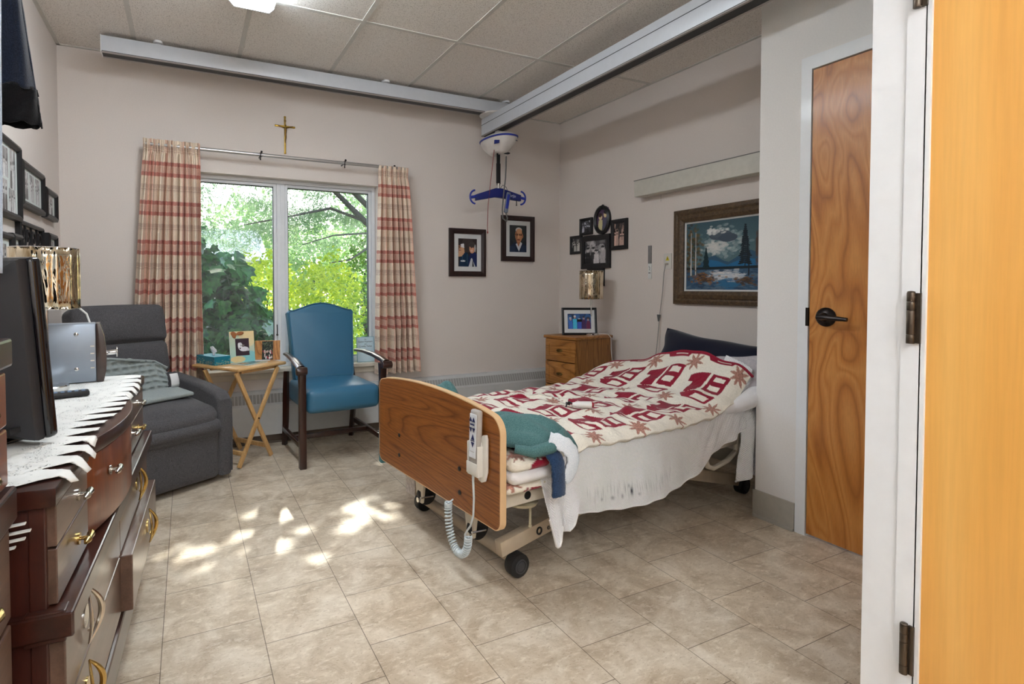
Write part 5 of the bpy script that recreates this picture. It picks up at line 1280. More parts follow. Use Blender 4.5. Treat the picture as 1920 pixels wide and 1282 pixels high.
for (z0, z1) in ((.565, .742), (.372, .558), (.178, .364)):
    b = B(); b.bb(.0, .02, .003, .322, z0, z1, .004)
    b.bb(-.003, .004, .045, .28, z0 + .04, z0 + .043); b.bb(-.003, .004, .045, .28, z1 - .043, z1 - .04); b.bb(-.003, .004, .045, .048, z0 + .04, z1 - .04); b.bb(-.003, .004, .277, .28, z0 + .04, z1 - .04)
    dr = b.obj('drawer', m_oakY, ns, ang=30)
    b = B(); b.ball((-.004, .1625, (z0 + z1) / 2), (.004, .034, .012), 14); b.tube([(-.006, .135, (z0 + z1) / 2), (-.018, .15, (z0 + z1) / 2 - .006), (-.020, .1625, (z0 + z1) / 2 - .009), (-.018, .175, (z0 + z1) / 2 - .006), (-.006, .19, (z0 + z1) / 2)], .0035, 8); b.obj('handle', m_oldbrass, dr)
lamp_ns = lamp('chrome table lamp with gold mirrored shade on the oak nightstand', (3.005, 3.478, .7705), .094, .232, .295)
LCI = MX((3.10 - 3.005, 3.42 - 3.478, .772 - .7705))
b = B(); b.tube([(-.06, .04, .004), (-.02, .0, .008), (.01, -.025, .006), (.02, -.05, -.02), (.018, -.055, -.12), (.03, -.058, -.22)], .003, 6, M=LCI); b.obj('cord', plain('white_cable', (222, 220, 216), .5), lamp_ns)
# blue family photo on the nightstand
fp = thing('picture_frame', 'black framed blue-toned family photo standing on the oak nightstand', 'picture frame', (2.905, 3.50, .7705), R(-27))
ft = MX((0, 0, 0), rx=-R(10))
b = B(); frame_bars(b, .285, .225, .018, .018, ft @ MX((0, 0, .1125))); b.obj('frame', m_blkframe, fp, ang=20)
b = B(); b.bb(-.13, .13, -.008, -.002, .012, .213, M=ft); b.obj('mount', m_matboard, fp, smooth=False)
q = Pic(.19, .125, 70, (36, 70, 116)); g = np.random.default_rng(5)
for k in range(60): q.ell(g.uniform(0, 1), g.uniform(.4, 1), .08, .1, [(40, 84, 150), (24, 40, 60), (60, 110, 170)][k % 3], .6)
for k, (c_, h_) in enumerate((((52, 104, 190), .72), ((70, 190, 226), .84), ((58, 92, 190), .66), ((70, 40, 90), .78), ((110, 44, 80), .7))):
    x = .12 + .19 * k; q.poly([(x - .09, 0), (x - .08, h_ - .18), (x + .08, h_ - .18), (x + .09, 0)], c_); q.ell(x, h_ - .08, .045, .09, (176, 150, 150)); q.ell(x, h_, .05, .05, [(180, 190, 200), (220, 224, 226), (200, 206, 210), (60, 46, 50), (80, 60, 60)][k])
q.speck(.08); q.make('photo', fp, (0, -.0088, .1125), M=ft)
bar((0, .0, .13), (0, .07, .006), .04, .004, m_black, fp, 'easel_leg')

# ================================================================== hospital bed
# local x runs from foot to head, y across to the far side
m_cream = plain('cream_painted_steel', (214, 204, 186), .4, var=.03); m_tan = plain('tan_painted_steel', (186, 168, 144), .42, var=.04)
m_rubber = plain('black_rubber', (22, 22, 24), .5)
m_fboak = oak_board('footboard_oak_laminate', (112, 60, 20), (142, 82, 32), (154, 92, 38), 'Y')
m_edge = plain('light_beech_edge_band', (222, 184, 138), .4, var=.04)
BED_L, BED_R = (.99, 2.17, 0), R(6.5)
bd_ = thing('hospital_bed', 'adjustable hospital bed with oak footboard and raised head end', 'bed', BED_L, BED_R)
def board_outline(inset=0.0):
    pts = []
    def arc(cx_, cz_, r_, a0, a1, n=8):
        for k in range(n + 1):
            a = a0 + (a1 - a0) * k / n; pts.append((cx_ + (r_ - inset) * math.cos(a), cz_ + (r_ - inset) * math.sin(a)))
    arc(-.475, .308, .035, R(180), R(270)); arc(.475, .308, .035, R(270), R(360)); arc(.465, .652, .042, 0, R(80))
    for k in range(1, 24):
        v = .45 - .88 * k / 24; pts.append((v, .73 - .155 * (v - .02) ** 2 - inset))
    arc(-.442, .626, .068, R(100), R(180))
    return pts
b = B(); b.prism(board_outline(), .004, .030, MX((-.034, 0, 0)) @ M_YZ); fb = b.obj('footboard', m_fboak, bd_, smooth=False)
b = B(); ol = board_outline(-.0035); n = len(ol); il = board_outline(.001)
for k in range(n):
    k2 = (k + 1) % n
    A, Bq, Ci, Di = ol[k], ol[k2], il[k], il[k2]
    b.face([(-.030, *A), (-.030, *Bq), (-.004, *Bq), (-.004, *A)]); b.face([(-.0305, *Ci), (-.0305, *Di), (-.030, *Bq), (-.030, *A)]); b.face([(-.0035, *A), (-.0035, *Bq), (-.0035, *Di), (-.0035, *Ci)])
bmesh.ops.remove_doubles(b.bm, verts=b.bm.verts, dist=1e-6); bmesh.ops.recalc_face_normals(b.bm, faces=b.bm.faces); b.obj('edge_band', m_edge, fb)
for (v, z) in ((.284, .445), (.285, .347), (-.245, .433), (-.248, .337)):
    b = B(); b.cyl((-.0335, v, z), (-.029, v, z), .0095, n=16, bev=.0015); b.obj('bolt', m_black, fb)
# deck frame
for s in (-1, 1):
    b = B(); b.bb(-.004, 1.95, s * .452 - .018, s * .452 + .018, .335, .395, .004); b.obj('side_rail', m_cream, bd_)
    for (p0, p1) in (((.075, .128), (1.02, .285)), ((1.00, .285), (1.835, .062))):
        dx, dz = p1[0] - p0[0], p1[1] - p0[1]; ln = math.hypot(dx, dz)
        b = B(); b.box(((p0[0] + p1[0]) / 2, s * .365, (p0[1] + p1[1]) / 2), (ln, .04, .062), (0, -math.atan2(dz, dx), 0), .004); b.obj('lift_arm', m_tan, bd_)
    b = B(); b.bb(.94, 1.10, s * .365 - .016, s * .365 + .016, .26, .345, .004); b.obj('pivot_block', m_cream, bd_)
b = B(); b.bb(.02, .06, -.43, .43, .335, .395, .004); b.bb(1.0, 1.04, -.43, .43, .335, .395, .004); b.bb(1.9, 1.94, -.43, .43, .335, .395, .004); b.obj('cross_rail', m_cream, bd_)
b = B(); b.box((1.50, 0, .425), (.95, .88, .03), (0, -R(6.2), 0), .004); b.obj('head_deck', m_cream, bd_)
b = B(); b.tube([(1.30, -.462, .40), (1.305, -.465, .30), (1.325, -.465, .262), (1.37, -.465, .245), (1.5, -.465, .262), (1.58, -.465, .30), (1.6, -.462, .42)], .013, 10); b.obj('mattress_retainer', m_cream, bd_)
for (u_, nm) in ((.16, 0), (1.80, 1)):
    b = B(); b.cyl((u_, -.385, .062), (u_, .385, .062), .0245, n=20); b.obj('base_tube', m_tan, bd_)
    for s in (-1, 1):
        b = B(); y0_, y1_ = s * .352, s * .402
        b.cyl((u_, y0_, .0485), (u_, y1_, .0485), .0475, n=32, bev=.007); b.cyl((u_, y1_ - s * .002, .0485), (u_, y1_ + s * .002, .0485), .026, n=24); w_ = b.obj('wheel', m_rubber, bd_)
        b = B(); b.cyl((u_, y1_ + s * .0005, .0485), (u_, y1_ + s * .004, .0485), .020, n=20, bev=.002); b.tube([(u_ + .026 * math.cos(k * .2618), y1_ + s * .002, .0485 + .026 * math.sin(k * .2618)) for k in range(24)], .003, 6, closed=True); b.obj('hub_cap', plain('dark_grey_hub', (62, 62, 64), .4), w_)
# travel casters hanging under the foot end
for (v, ub) in ((.19, 0), (-.235, 1)):
    b = B(); b.prism([(-.045, .26), (.045, .26), (.022, .135), (-.022, .135)], -.008, .008, MX((.035, v, 0)) @ M_YZ @ Matrix.Identity(4), bev=.003); b.bb(.02, .05, v - .05, v + .05, .25, .335, .004); cb = b.obj('caster_bracket', m_cream, bd_)
    b = B(); b.cyl((.066, v - .017, .165), (.066, v + .017, .165), .047, n=30, bev=.006); b.obj('caster_wheel', m_rubber, cb)
    b = B(); b.cyl((.02, v - .026, .165), (.09, v - .026, .160), .005, n=10); b.cyl((.015, v - .005, .15), (.03, v - .005, .15), .012, n=14); b.obj('caster_bolt', m_chrome, cb)
b = B(); b.cyl((.135, -.469, .365), (.135, -.472, .365), .016, n=20); b.obj('rail_cap', m_black, bd_)
b = B(); b.lathe([(.06, 0), (.066, .012), (.03, .022)], (.165, -.40, .305)); b.cyl((.175, -.44, .30), (.175, -.44, .23), .005, n=8); b.ball((.175, -.44, .225), .008, 8); b.obj('brake_linkage', plain('worn_cream_casting', (180, 168, 140), .5), bd_)
b = B(); b.box((.455, -.392, .188), (.05, .02, .03), (0, -R(9.4), 0), .004); b.cyl((.435, -.40, .182), (.435, -.408, .182), .009, n=12); b.obj('beam_clamp', plain('zinc_metal', (150, 148, 140), .4, .6), bd_)
M_side = Matrix(((1, 0, 0, 0), (0, 0, -1, 0), (0, 1, 0, 0), (0, 0, 0, 1)))
text_mesh('lettering', 'easycare', .034, m_black, bd_, MX((.372, -.3862, .172), ry=-R(9.4)) @ M_side)
b = B(); b.tube([(.272 + .012 * math.cos(k * .3927), -.3862, .160 + .014 * math.sin(k * .3927)) for k in range(16)], .004, 6, closed=True); b.obj('ring_mark', m_black, bd_)
b = B(); b.bb(.045, .047, .265, .36, .13, .225); b.obj('hang_tag', plain('crumpled_paper_tag', (196, 188, 184), .8, var=.25, vscale=80), bd_, smooth=False)
# mattress
def head_rise(u): return max(0.0, u - 1.05) * .20
prof = [(.02, .40), (1.05, .40), (1.98, .50), (1.95, .618), (1.05, .528), (.03, .528), (.01, .50), (.01, .42)]
b = B(); b.prism(prof, -.46, .46, MX((0, 0, 0)) @ M_XZ, bev=.03, seg=3); b.obj('mattress', plain('blue_grey_mattress', (150, 156, 168), .6), bd_)

# ------------------------------------------------------------------ quilt
PITCH = .275
q_red = np.array(lin((142, 22, 46))); q_cream = np.array(lin((232, 224, 208))); q_star = np.array(lin((172, 124, 108))); q_bind = np.array(lin((140, 16, 44)))
def inpoly(X, Y, pts):
    ins = np.zeros(X.shape, bool); n = len(pts)
    for k in range(n):
        (x1, y1), (x2, y2) = pts[k], pts[(k + 1) % n]
        if y1 == y2: continue
        ins ^= ((y1 > Y) != (y2 > Y)) & (X < (x2 - x1) * (Y - y1) / (y2 - y1) + x1)
    return ins
def quilt_cols(Uq, Vq, seed=1):
    r_ = np.random.default_rng(seed)
    C = np.ones(Uq.shape + (3,)) * q_cream
    a = np.mod((-Vq + .05) / PITCH, 1.0); bq = np.mod((Uq - 1.585) / PITCH, 1.0)
    A = (a - .10) / .80; Bq = (bq - .10) / .80
    red = inpoly(A, Bq, [(0, .80), (.46, .98), (.42, .30), (.2, .22), (.10, .26), (.13, .64), (0, .65)])
    red |= inpoly(A, Bq, [(.52, .98), (.99, .97), (.97, .33), (.50, .37)])
    red &= ~inpoly(A, Bq, [(.62, .90), (.90, .89), (.89, .74), (.61, .74)]); red &= ~inpoly(A, Bq, [(.60, .62), (.88, .61), (.87, .45), (.59, .47)])
    red |= inpoly(A, Bq, [(.06, .20), (.42, .27), (.99, .24), (.86, 0), (.24, 0)])
    red &= ~inpoly(A, Bq, [(.42, .05), (.50, .19), (.86, .17), (.79, .04)])
    C[red] = q_red
    da = (a + .5) % 1 - .5; db = (bq + .5) % 1 - .5; rr = np.hypot(da, db); th = np.arctan2(db, da)
    star = rr < .082 + .125 * (np.abs(np.mod(th * 8 / (2 * np.pi), 1.0) - .5) * 2) ** 1.3
    star &= (Vq > -.60)
    pr_ = r_.normal(1, .22, Uq.shape)
    C[star] = (q_star * pr_[..., None])[star]
    edge = (Vq < -.505); C[edge & ~star] = q_cream * .98
    C[Uq > 1.625] = q_bind
    C *= 1 + r_.normal(0, .035, Uq.shape)[..., None]
    return np.clip(C, 0, 1)
m_quilt = painted('patchwork_cotton', .9, 55, .5, sheen=.15, spec=.15)
def smooth(a, b_, x): t = np.clip((x - a) / (b_ - a), 0, 1); return t * t * (3 - 2 * t)
def bed_top(U, V):
    z = .550 + .122 * np.clip((U - 1.16) / .48, 0, 1.6) ** 1.7 + .128 * np.exp(-((V + .24) / .33) ** 2) * np.clip((U - 1.27) / .37, 0, 1.1) ** 1.8
    z += .012 * np.exp(-(((U - .75) / .4) ** 2 + (V / .3) ** 2))
    return z
def quilt_surface(U, V):
    z = bed_top(U, V)
    av = np.where(V > 0, V - .40, -V - .445); sag = np.where(V > 0, 3.6, 5.5)
    z = z - sag * np.maximum(0, av) ** 2
    wr = .0045 * np.sin(U * 31 + V * 9) + .0035 * np.sin(V * 38 - U * 12) + .0045 * np.sin(U * 15 + V * 23 + 1.0) + .003 * np.sin(U * 63 + 2 * np.sin(V * 11))
    z = z + wr + .012 * np.exp(-((V + .30 - .35 * (U - .9)) / .025) ** 2) * smooth(.5, .7, U) * (1 - smooth(1.1, 1.3, U)) + .016 * np.exp(-((V - .18 + .9 * (U - .78)) / .022) ** 2) * smooth(.55, .7, U) * (1 - smooth(.9, 1.05, U))
    z = z - .05 * (1 - smooth(.02, .10, U)) 
    return z
nu, nv = 430, 310
Uq, Vq = np.meshgrid(np.linspace(.02, 1.64, nu), np.linspace(-.548, .565, nv), indexing='ij')
Cq = quilt_cols(Uq, Vq)
wob = .006 * np.sin(Uq * 12 + 1) + .004 * np.sin(Uq * 29)
scal = np.where(Vq < 0, np.clip(-Vq / .575, 0, 1) ** 4, 0)
Vp = Vq + .030 * (Vq < 0) * np.clip(-Vq / .575, 0, 1) ** 6 + scal * wob
Up = Uq + .02 * np.sin(Vq * 6 + 1) * smooth(1.4, 1.64, Uq) - .10 * smooth(1.3, 1.64, Uq) * np.clip((Vq - .1) / .45, 0, 1) * .3
Zq = quilt_surface(Up, Vp)
ql = thing('quilt', 'red and cream schoolhouse patchwork quilt spread over the bed', 'quilt', BED_L, BED_R)
np_grid('quilt_top', np.stack([Up, Vp, Zq + .006], -1), nu, nv, m_quilt, ql, Cq, thick=.018)
b = B(); b.tube([(float(Up[-1, j]) + .002, float(Vp[-1, j]), float(Zq[-1, j])) for j in range(0, nv, 4)], .0075, 8); b.obj('red_binding', plain('crimson_binding', (148, 20, 46), .85), ql)
def side_layer(name, c, size, r_, mat, parent, pat=False, n=22, seed=0):
    b = B(); b.cushion(c, size, r_, (0, .01, .006), n)
    o = b.obj(name, mat, parent)
    if pat:
        me = o.data; at = me.color_attributes.new('Col', 'FLOAT_COLOR', 'POINT'); co = np.zeros(len(me.vertices) * 3); me.vertices.foreach_get('co', co); co = co.reshape(-1, 3)
        C = quilt_cols(co[:, 0] * 1.0 + seed * .31 + .4, (co[:, 2] * 1.3 + co[:, 1]) + seed * .13); c4 = np.ones((len(co), 4)); c4[:, :3] = C; at.data.foreach_set('color', c4.ravel())
    return o
side_layer('turned_under_fold', (.095, -.40, .515), (.19, .30, .052), .026, m_quilt, ql, True, 24, 1)
side_layer('turned_under_fold', (.095, -.39, .424), (.20, .27, .046), .024, m_quilt, ql, True, 24, 2)

# ------------------------------------------------------------------ white knit blanket
m, nt, bs, out = new_mat('white_waffle_knit'); a = N(nt, 'ShaderNodeAttribute'); a.attribute_name = 'Col'; L(nt, a.outputs['Color'], bs.inputs['Base Color'])
bs.inputs['Roughness'].default_value = .95; bs.inputs['Specular IOR Level'].default_value = .1
uvn = N(nt, 'ShaderNodeUVMap'); uvn.uv_map = 'UVMap'; mp = N(nt, 'ShaderNodeMapping'); mp.inputs['Scale'].default_value = (1, 1, 1); L(nt, uvn.outputs[0], mp.inputs[0])
sp3 = N(nt, 'ShaderNodeSeparateXYZ'); L(nt, mp.outputs[0], sp3.inputs[0])
def sn(sock, k):
    m1_ = N(nt, 'ShaderNodeMath', operation='MULTIPLY'); L(nt, sock, m1_.inputs[0]); m1_.inputs[1].default_value = k
    s1_ = N(nt, 'ShaderNodeMath', operation='SINE'); L(nt, m1_.outputs[0], s1_.inputs[0]); return s1_.outputs[0]
pr2 = N(nt, 'ShaderNodeMath', operation='MULTIPLY'); L(nt, sn(sp3.outputs[0], 2 * math.pi / .0095), pr2.inputs[0]); L(nt, sn(sp3.outputs[1], 2 * math.pi / .011), pr2.inputs[1])
bump(nt, bs, pr2.outputs[0], .55, .004); m_knit = m
bl = thing('blanket', 'white waffle knit blanket with dark stains hanging over the near side of the bed', 'blanket', BED_L, BED_R)
hem_u = [.15, .175, .195, .212, .235, .27, .292, .31, .366, .45, .587, .75, .872, 1.0, 1.10, 1.152, 1.20, 1.237, 1.30, 1.40, 1.514, 1.66]
hem_z = [.30, .195, .20, .262, .235, .225, .24, .285, .268, .250, .232, .226, .226, .243, .270, .290, .325, .352, .372, .404, .440, .478]
nu, nv = 380, 110
uu = np.linspace(.15, 1.66, nu); hz = np.interp(uu, hem_u, hem_z); P = np.zeros((nu, nv, 3)); C = np.zeros((nu, nv, 3)); UVc = np.zeros((nu, nv, 2))
r_ = np.random.default_rng(4); white = np.array(lin((243, 241, 241)))
for j in range(nv):
    t = j / (nv - 1)
    ztop = bed_top(uu, np.full(nu, -.46)) - .012
    if t < .22:
        k = t / .22; v = -.36 - .135 * k; z = bed_top(uu, np.full(nu, v)) - .016 - 3.0 * max(0, -v - .44) ** 2; 
        vv = np.full(nu, v)
    else:
        k = (t - .22) / .78; z0_ = bed_top(uu, np.full(nu, -.495)) - .016 - 3.0 * .055 ** 2
        z = z0_ + (hz - z0_) * k
        fo = np.sin(uu * 21 + 2.0 * np.sin(uu * 4) + k * 1.2) * .5 + np.sin(uu * 47 + 1 + k) * .28 + np.sin(uu * 9 - k * 2) * .5
        loose = .014 * k + .022 * k * np.exp(-((uu - .2) / .08) ** 2)
        vv = -.495 - .020 * np.sqrt(k) - .022 * k + loose * fo - .05 * k * np.exp(-((uu - .23) / .1) ** 2)
        diag = np.sin((uu - 1.35) * 60 + k * 14) * .007 * smooth(1.05, 1.3, uu) * (1 - k * .3)
        vv = vv + diag
    P[:, j] = np.stack([uu, vv, z], -1)
    UVc[:, j] = np.stack([uu, np.full(nu, t * .42)], -1)
    col = np.ones((nu, 3)) * white
    if t > .86: col = col * .985
    C[:, j] = col * (1 + r_.normal(0, .02, nu))[:, None]
# dark marks of wear just above the hem
T_, U_ = np.meshgrid(np.linspace(0, 1, nv), uu)
zz = P[:, :, 2]; hh = zz - hz[:, None]
def stain(u0, h0, su, sh_, a_): 
    global C
    w_ = a_ * np.exp(-((U_ - u0) / su) ** 2 - ((hh - h0) / sh_) ** 2); C = C * (1 - w_[..., None]) + np.array(lin((40, 42, 56))) * w_[..., None]
for (u0, h0, su, sh_, a_) in ((.66, .066, .008, .016, 1.0), (.645, .09, .005, .008, .5), (.60, .055, .006, .010, .5), (.55, .05, .010, .008, .5), (.48, .05, .008, .006, .4), (.62, .085, .003, .02, .35), (.70, .05, .006, .006, .4)): stain(u0, h0, su, sh_, a_)
for u0 in np.linspace(.40, .95, 46): stain(u0 + r_.normal(0, .004), .075 + r_.normal(0, .012), .0022, .022, .24)
np_grid('knit_side', P, nu, nv, m_knit, bl, C, thick=.004, uv=UVc)
b = B(); b.tube([Vector(P[i, -1]) + Vector((0, 0, .004)) for i in range(0, nu, 2)], .006, 8, flat=.7); b.obj('hem', plain('white_cotton_hem', (236, 234, 232), .9), bl)
# loose end hanging at the head
nu, nv = 60, 70; P = np.zeros((nu, nv, 3)); UVc = np.zeros((nu, nv, 2))
for i in range(nu):
    for j in range(nv):
        a, t = i / (nu - 1), j / (nv - 1)
        u0 = 1.47 + .30 * a + .05 * (1 - t) * (1 - a); zt_ = .565 + .045 * a
        zb_ = .175 + .02 * math.sin(a * 5) + .09 * max(0, a - .6)
        z = zt_ + (zb_ - zt_) * t
        v = -.525 - .004 * t - .016 * math.sin(min(1, t * 3) * math.pi / 2) + (.010 + .010 * t) * math.sin(a * 13 + .8 + t) + .01 * math.sin(t * 9 + a * 4) * (1 - t)
        P[i, j] = (u0, v, z); UVc[i, j] = (u0, t * .4)
np_grid('loose_corner', P, nu, nv, m_knit, bl, np.ones((nu, nv, 3)) * white, thick=.006, uv=UVc)
b = B(); b.tube([Vector(P[i, -1]) for i in range(nu)], .005, 6); b.obj('hem', plain('white_cotton_hem', (236, 234, 232), .9), bl)
side_layer('rolled_end', (.10, -.41, .470), (.20, .28, .052), .028, plain('white_knit_roll', (230, 226, 224), .95, bmp=.4, bscale=180), bl)
def crumple(name, path, r_, mat, parent):
    b = B(); b.tube(path, r_, 14); o = b.obj(name, mat, parent); return o
crumple('bunched_fold', [(1.40, -.50, .54), (1.5, -.53, .57), (1.6, -.545, .60), (1.70, -.54, .615), (1.78, -.52, .60)], [.02, .04, .05, .045, .02], m_white_bunch if 'm_white_bunch' in globals() else plain('white_knit_bunch', (232, 230, 230), .95, bmp=.4, bscale=180), bl)

# ------------------------------------------------------------------ pillows
def pillow_mesh(b, W, H, T, M=None, n=26, ear=.10, seed=0):
    r_ = np.random.default_rng(seed); ph = r_.uniform(0, 6, 4)
    for s in (-1, 1):
        def fn(u, v, s=s):
            a, c = 2 * u - 1, 2 * v - 1
            x = a * W / 2 * (1 - ear * (1 - a * a) * 0 - ear * (1 - abs(c) ** 2) * abs(a) ** 3 * .8); z = c * H / 2 * (1 - ear * (1 - abs(a) ** 2) * abs(c) ** 3 * .9)
            th = T / 2 * max(0, (1 - abs(a) ** 2.6) * (1 - abs(c) ** 2.6)) ** .55
            th *= 1 + .07 * math.sin(a * 6 + ph[0]) * math.sin(c * 5 + ph[1])
            return (x + .006 * math.sin(c * 8 + ph[2]), s * th, z + .003 * math.sin(a * 7 + ph[3]))
        b.grid(fn, n, n)
    bmesh.ops.remove_doubles(b.bm, verts=b.bm.verts, dist=1e-5); bmesh.ops.recalc_face_normals(b.bm, faces=b.bm.faces)
    if M is not None: bmesh.ops.transform(b.bm, matrix=M, verts=b.bm.verts)
m_navy_p = fabric('navy_velour', (9, 11, 26), (19, 22, 44), 500, .85, .2, sheen=.25)
BM = MX(BED_L, rz=BED_R)
np_ = thing('pillow', 'navy blue pillow propped up at the head of the bed against the wall', 'pillow', BM @ Vector((1.79, -.16, .665)), BED_R - R(90))
b = B(); pillow_mesh(b, .72, .44, .17, MX((0, 0, 0), rx=-R(24)) @ MX(ry=R(5.5)), seed=2); b.obj('pillowcase', m_navy_p, np_, ang=60)
gp = thing('pillow', 'pale grey and pink pillow lying under the navy pillow at the near corner', 'pillow', BM @ Vector((1.74, -.35, .675)), BED_R - R(90))
b = B(); pillow_mesh(b, .50, .38, .16, MX((0, 0, 0), rx=-R(60)), seed=5); b.obj('pillowcase', fabric('pale_grey_pink_cotton', (186, 180, 184), (206, 198, 198), 60, .9, .1), gp, ang=60)

# ------------------------------------------------------------------ clothes on the foot end
m_teal = fabric('teal_quilted_cloth', (62, 98, 98), (92, 128, 126), 300, .9, .25); m_teal_l = fabric('blue_green_lining', (70, 120, 132), (92, 142, 152), 300, .9, .2)
tj = thing('throw', 'teal quilted throw heaped across the foot of the bed behind the oak footboard', 'throw', BED_L, BED_R)
nu, nv = 60, 170; P = np.zeros((nu, nv, 3))
for i in range(nu):
    a = i / (nu - 1)
    for j in range(nv):
        t = j / (nv - 1); v = .60 - 1.16 * t
        wid = .15 + .10 * smooth(.45, .9, np.array(t)) 
        k_ = float(smooth(.86, 1.0, np.array(t))); u0 = .02 + .075 * k_ + (wid - .07 * k_) * a + .03 * math.sin(v * 9) * a
        crest = .565 + .128 * math.exp(-((v - .07) / .10) ** 2) + .05 * math.exp(-((v - .3) / .2) ** 2) + .088 * math.exp(-((v + .40) / .20) ** 2)
        sh_ = math.sin(math.pi * min(1, a * 1.02)) ** .55
        z = .565 + (crest - .565) * sh_ + .008 * math.sin(v * 34 + a * 9) * sh_ + .006 * math.sin(a * 22 + v * 12) * sh_
        if v < -.50: k = (-.50 - v); z = z - min(.03, 9.0 * k * k)
        if v > .50: k = (v - .50) / .10; z = z - .31 * k ** .8; 
        vv = v if v < .50 else .50 + .045 * ((v - .5) / .1) ** .5
        if v < -.5: vv = -.50 - .06 * ((-.5 - v) / .06) ** .8
        P[i, j] = (u0, vv, z)
np_grid('quilted_cloth', P, nu, nv, m_teal, tj, thick=.012)
b = B(); b.tube([(.03, -.52, .575), (.08, -.562, .565), (.15, -.578, .575), (.21, -.568, .59), (.25, -.53, .605), (.262, -.47, .62), (.255, -.40, .635)], [.016, .021, .024, .024, .022, .020, .014], 12); b.obj('rolled_edge', m_teal, tj)
b = B(); b.cushion((.03, .545, .33), (.09, .035, .20), .016, (0, .006, 0), 8); b.cushion((.055, .50, .245), (.07, .05, .05), .02, n=6); b.obj('hanging_end', m_teal_l, tj)
m_plush = fabric('navy_plush', (22, 44, 74), (44, 70, 104), 260, 1.0, .5, sheen=.4); m_fleece = fabric('white_fleece', (214, 222, 230), (238, 242, 246), 320, 1.0, .35)
bp = thing('plush_scarf', 'navy and white plush band hanging over the near corner of the bed', 'scarf', BED_L, BED_R)
def band(name, pts, w0, w1, th, mat):
    pts = [Vector(p) for p in pts]; n = 34; nv = 11; P = []
    def cr(k):
        f = k * (len(pts) - 1); i = min(int(f), len(pts) - 2); t = f - i
        p0 = pts[max(i - 1, 0)]; p1 = pts[i]; p2 = pts[i + 1]; p3 = pts[min(i + 2, len(pts) - 1)]
        return .5 * ((2 * p1) + (p2 - p0) * t + (2 * p0 - 5 * p1 + 4 * p2 - p3) * t * t + (3 * p1 - p0 - 3 * p2 + p3) * t ** 3)
    for i in range(n):
        k = i / (n - 1); p = cr(k); w_ = w0 + (w1 - w0) * k
        d = (cr(min(1, k + .01)) - cr(max(0, k - .01))).normalized(); s = d.cross(Vector((0, -1, 0)))
        if s.length < .1: s = d.cross(Vector((0, 0, 1)))
        s.normalize(); nrm = s.cross(d)
        for j in range(nv):
            a = 2 * j / (nv - 1) - 1; P.append(tuple(p + s * (a * w_ / 2) - nrm * (th * .5 * a * a) + nrm * .0012 * math.sin(i * 1.3 + j * 2)))
    return np_grid(name, P, n, nv, mat, bp, thick=.014)
band('navy_side', [(.155, -.560, .565), (.160, -.598, .53), (.164, -.604, .48), (.168, -.602, .40)], .055, .052, .012, m_plush)
band('white_side', [(.15, -.572, .605), (.195, -.604, .585), (.228, -.612, .54), (.222, -.606, .485), (.195, -.598, .455)], .045, .05, .012, m_fleece)

# ------------------------------------------------------------------ call button lying on the quilt
cbp = BM @ Vector((.735, -.197, float(quilt_surface(np.array(.735), np.array(-.197))) + .008))
cb_ = thing('call_button', 'small white cylinder call button with red tip lying on the quilt', 'call button', cbp, BED_R + R(-38))
b = B(); b.cyl((-.045, 0, .017), (.032, 0, .017), .0155, .017, n=20, bev=.003); b.cyl((-.06, 0, .017), (-.045, 0, .017), .009, .013, n=16); b.obj('body', plain('white_button_plastic', (228, 226, 220), .4), cb_)
b = B(); b.cyl((.032, 0, .017), (.042, 0, .017), .0145, .012, n=20, bev=.002); b.obj('red_tip', plain('red_button', (160, 20, 36), .4), cb_)
b = B(); b.tube([(-.058, .0, .02), (-.075, .006, .028), (-.085, .0, .022), (-.092, -.012, .006)], .004, 6); b.box((-.08, .012, .018), (.006, .03, .012), (0, 0, R(30)), .002); b.obj('clip', m_black, cb_)
pts = []
for k in range(24):
    t = k / 23; u = .70 - .02 * t + .10 * math.sin(t * 3.0); v = -.16 + .50 * t; pts.append(Vector((u, v, float(quilt_surface(np.array(u), np.array(v))) + .012)))
inv = (MX(cbp, rz=BED_R + R(-38))).inverted()
b = B(); b.tube([Vector((-.06, 0, .016))] + [inv @ (BM @ p) for p in pts[1:]], .0032, 6); b.obj('cord', plain('cream_cable', (220, 214, 200), .5), cb_)

# ------------------------------------------------------------------ bed hand control on the footboard
m_greyp = plain('grey_control_plastic', (176, 168, 160), .4); m_whitep = plain('cream_white_plastic', (226, 222, 212), .35, coat=.1)
hcx = thing('bed_control', 'grey hand control with blue arrows in a white holder on the footboard', 'remote', BM @ Vector((-.0345, -.392, .462)), BED_R - R(90))
# local: x across (to the right seen from the foot), y into the board, z up
b = B(); prof = [(-.012, .012), (-.012, .10), (.03, .15), (.05, .155), (.056, .14), (.056, .015), (.042, -.022), (.025, -.030), (.005, -.026)]
b.prism(prof, 0, .012, MX((0, -.0, 0)) @ M_XZ, bev=.003)
b.prism([(-.03, .01), (.03, -.005), (.03, .125), (.022, .105), (-.022, .085), (-.03, .11)], .012, .016, M_XZ, bev=.001)
b.bb(.029, .035, -.036, -.001, .0, .11, .002); b.bb(-.035, -.029, -.036, -.001, .01, .12, .002); b.bb(-.034, .034, -.036, -.001, -.006, .006, .002); b.bb(-.034, .034, -.040, -.036, .0, .045, .002); b.obj('holder', m_whitep, hcx)
b = B(); b.box((0, -.019, .130), (.054, .026, .225), (R(-2), 0, R(0)), .010, 3); b.obj('handset', m_greyp, hcx)
b = B(); b.box((0, -.0335, .145), (.042, .003, .165), (R(-2), 0, 0), .001); b.obj('keypad', plain('white_keypad', (224, 226, 228), .4), hcx, smooth=False)
m_arrow = plain('navy_arrow_print', (28, 36, 92), .5)
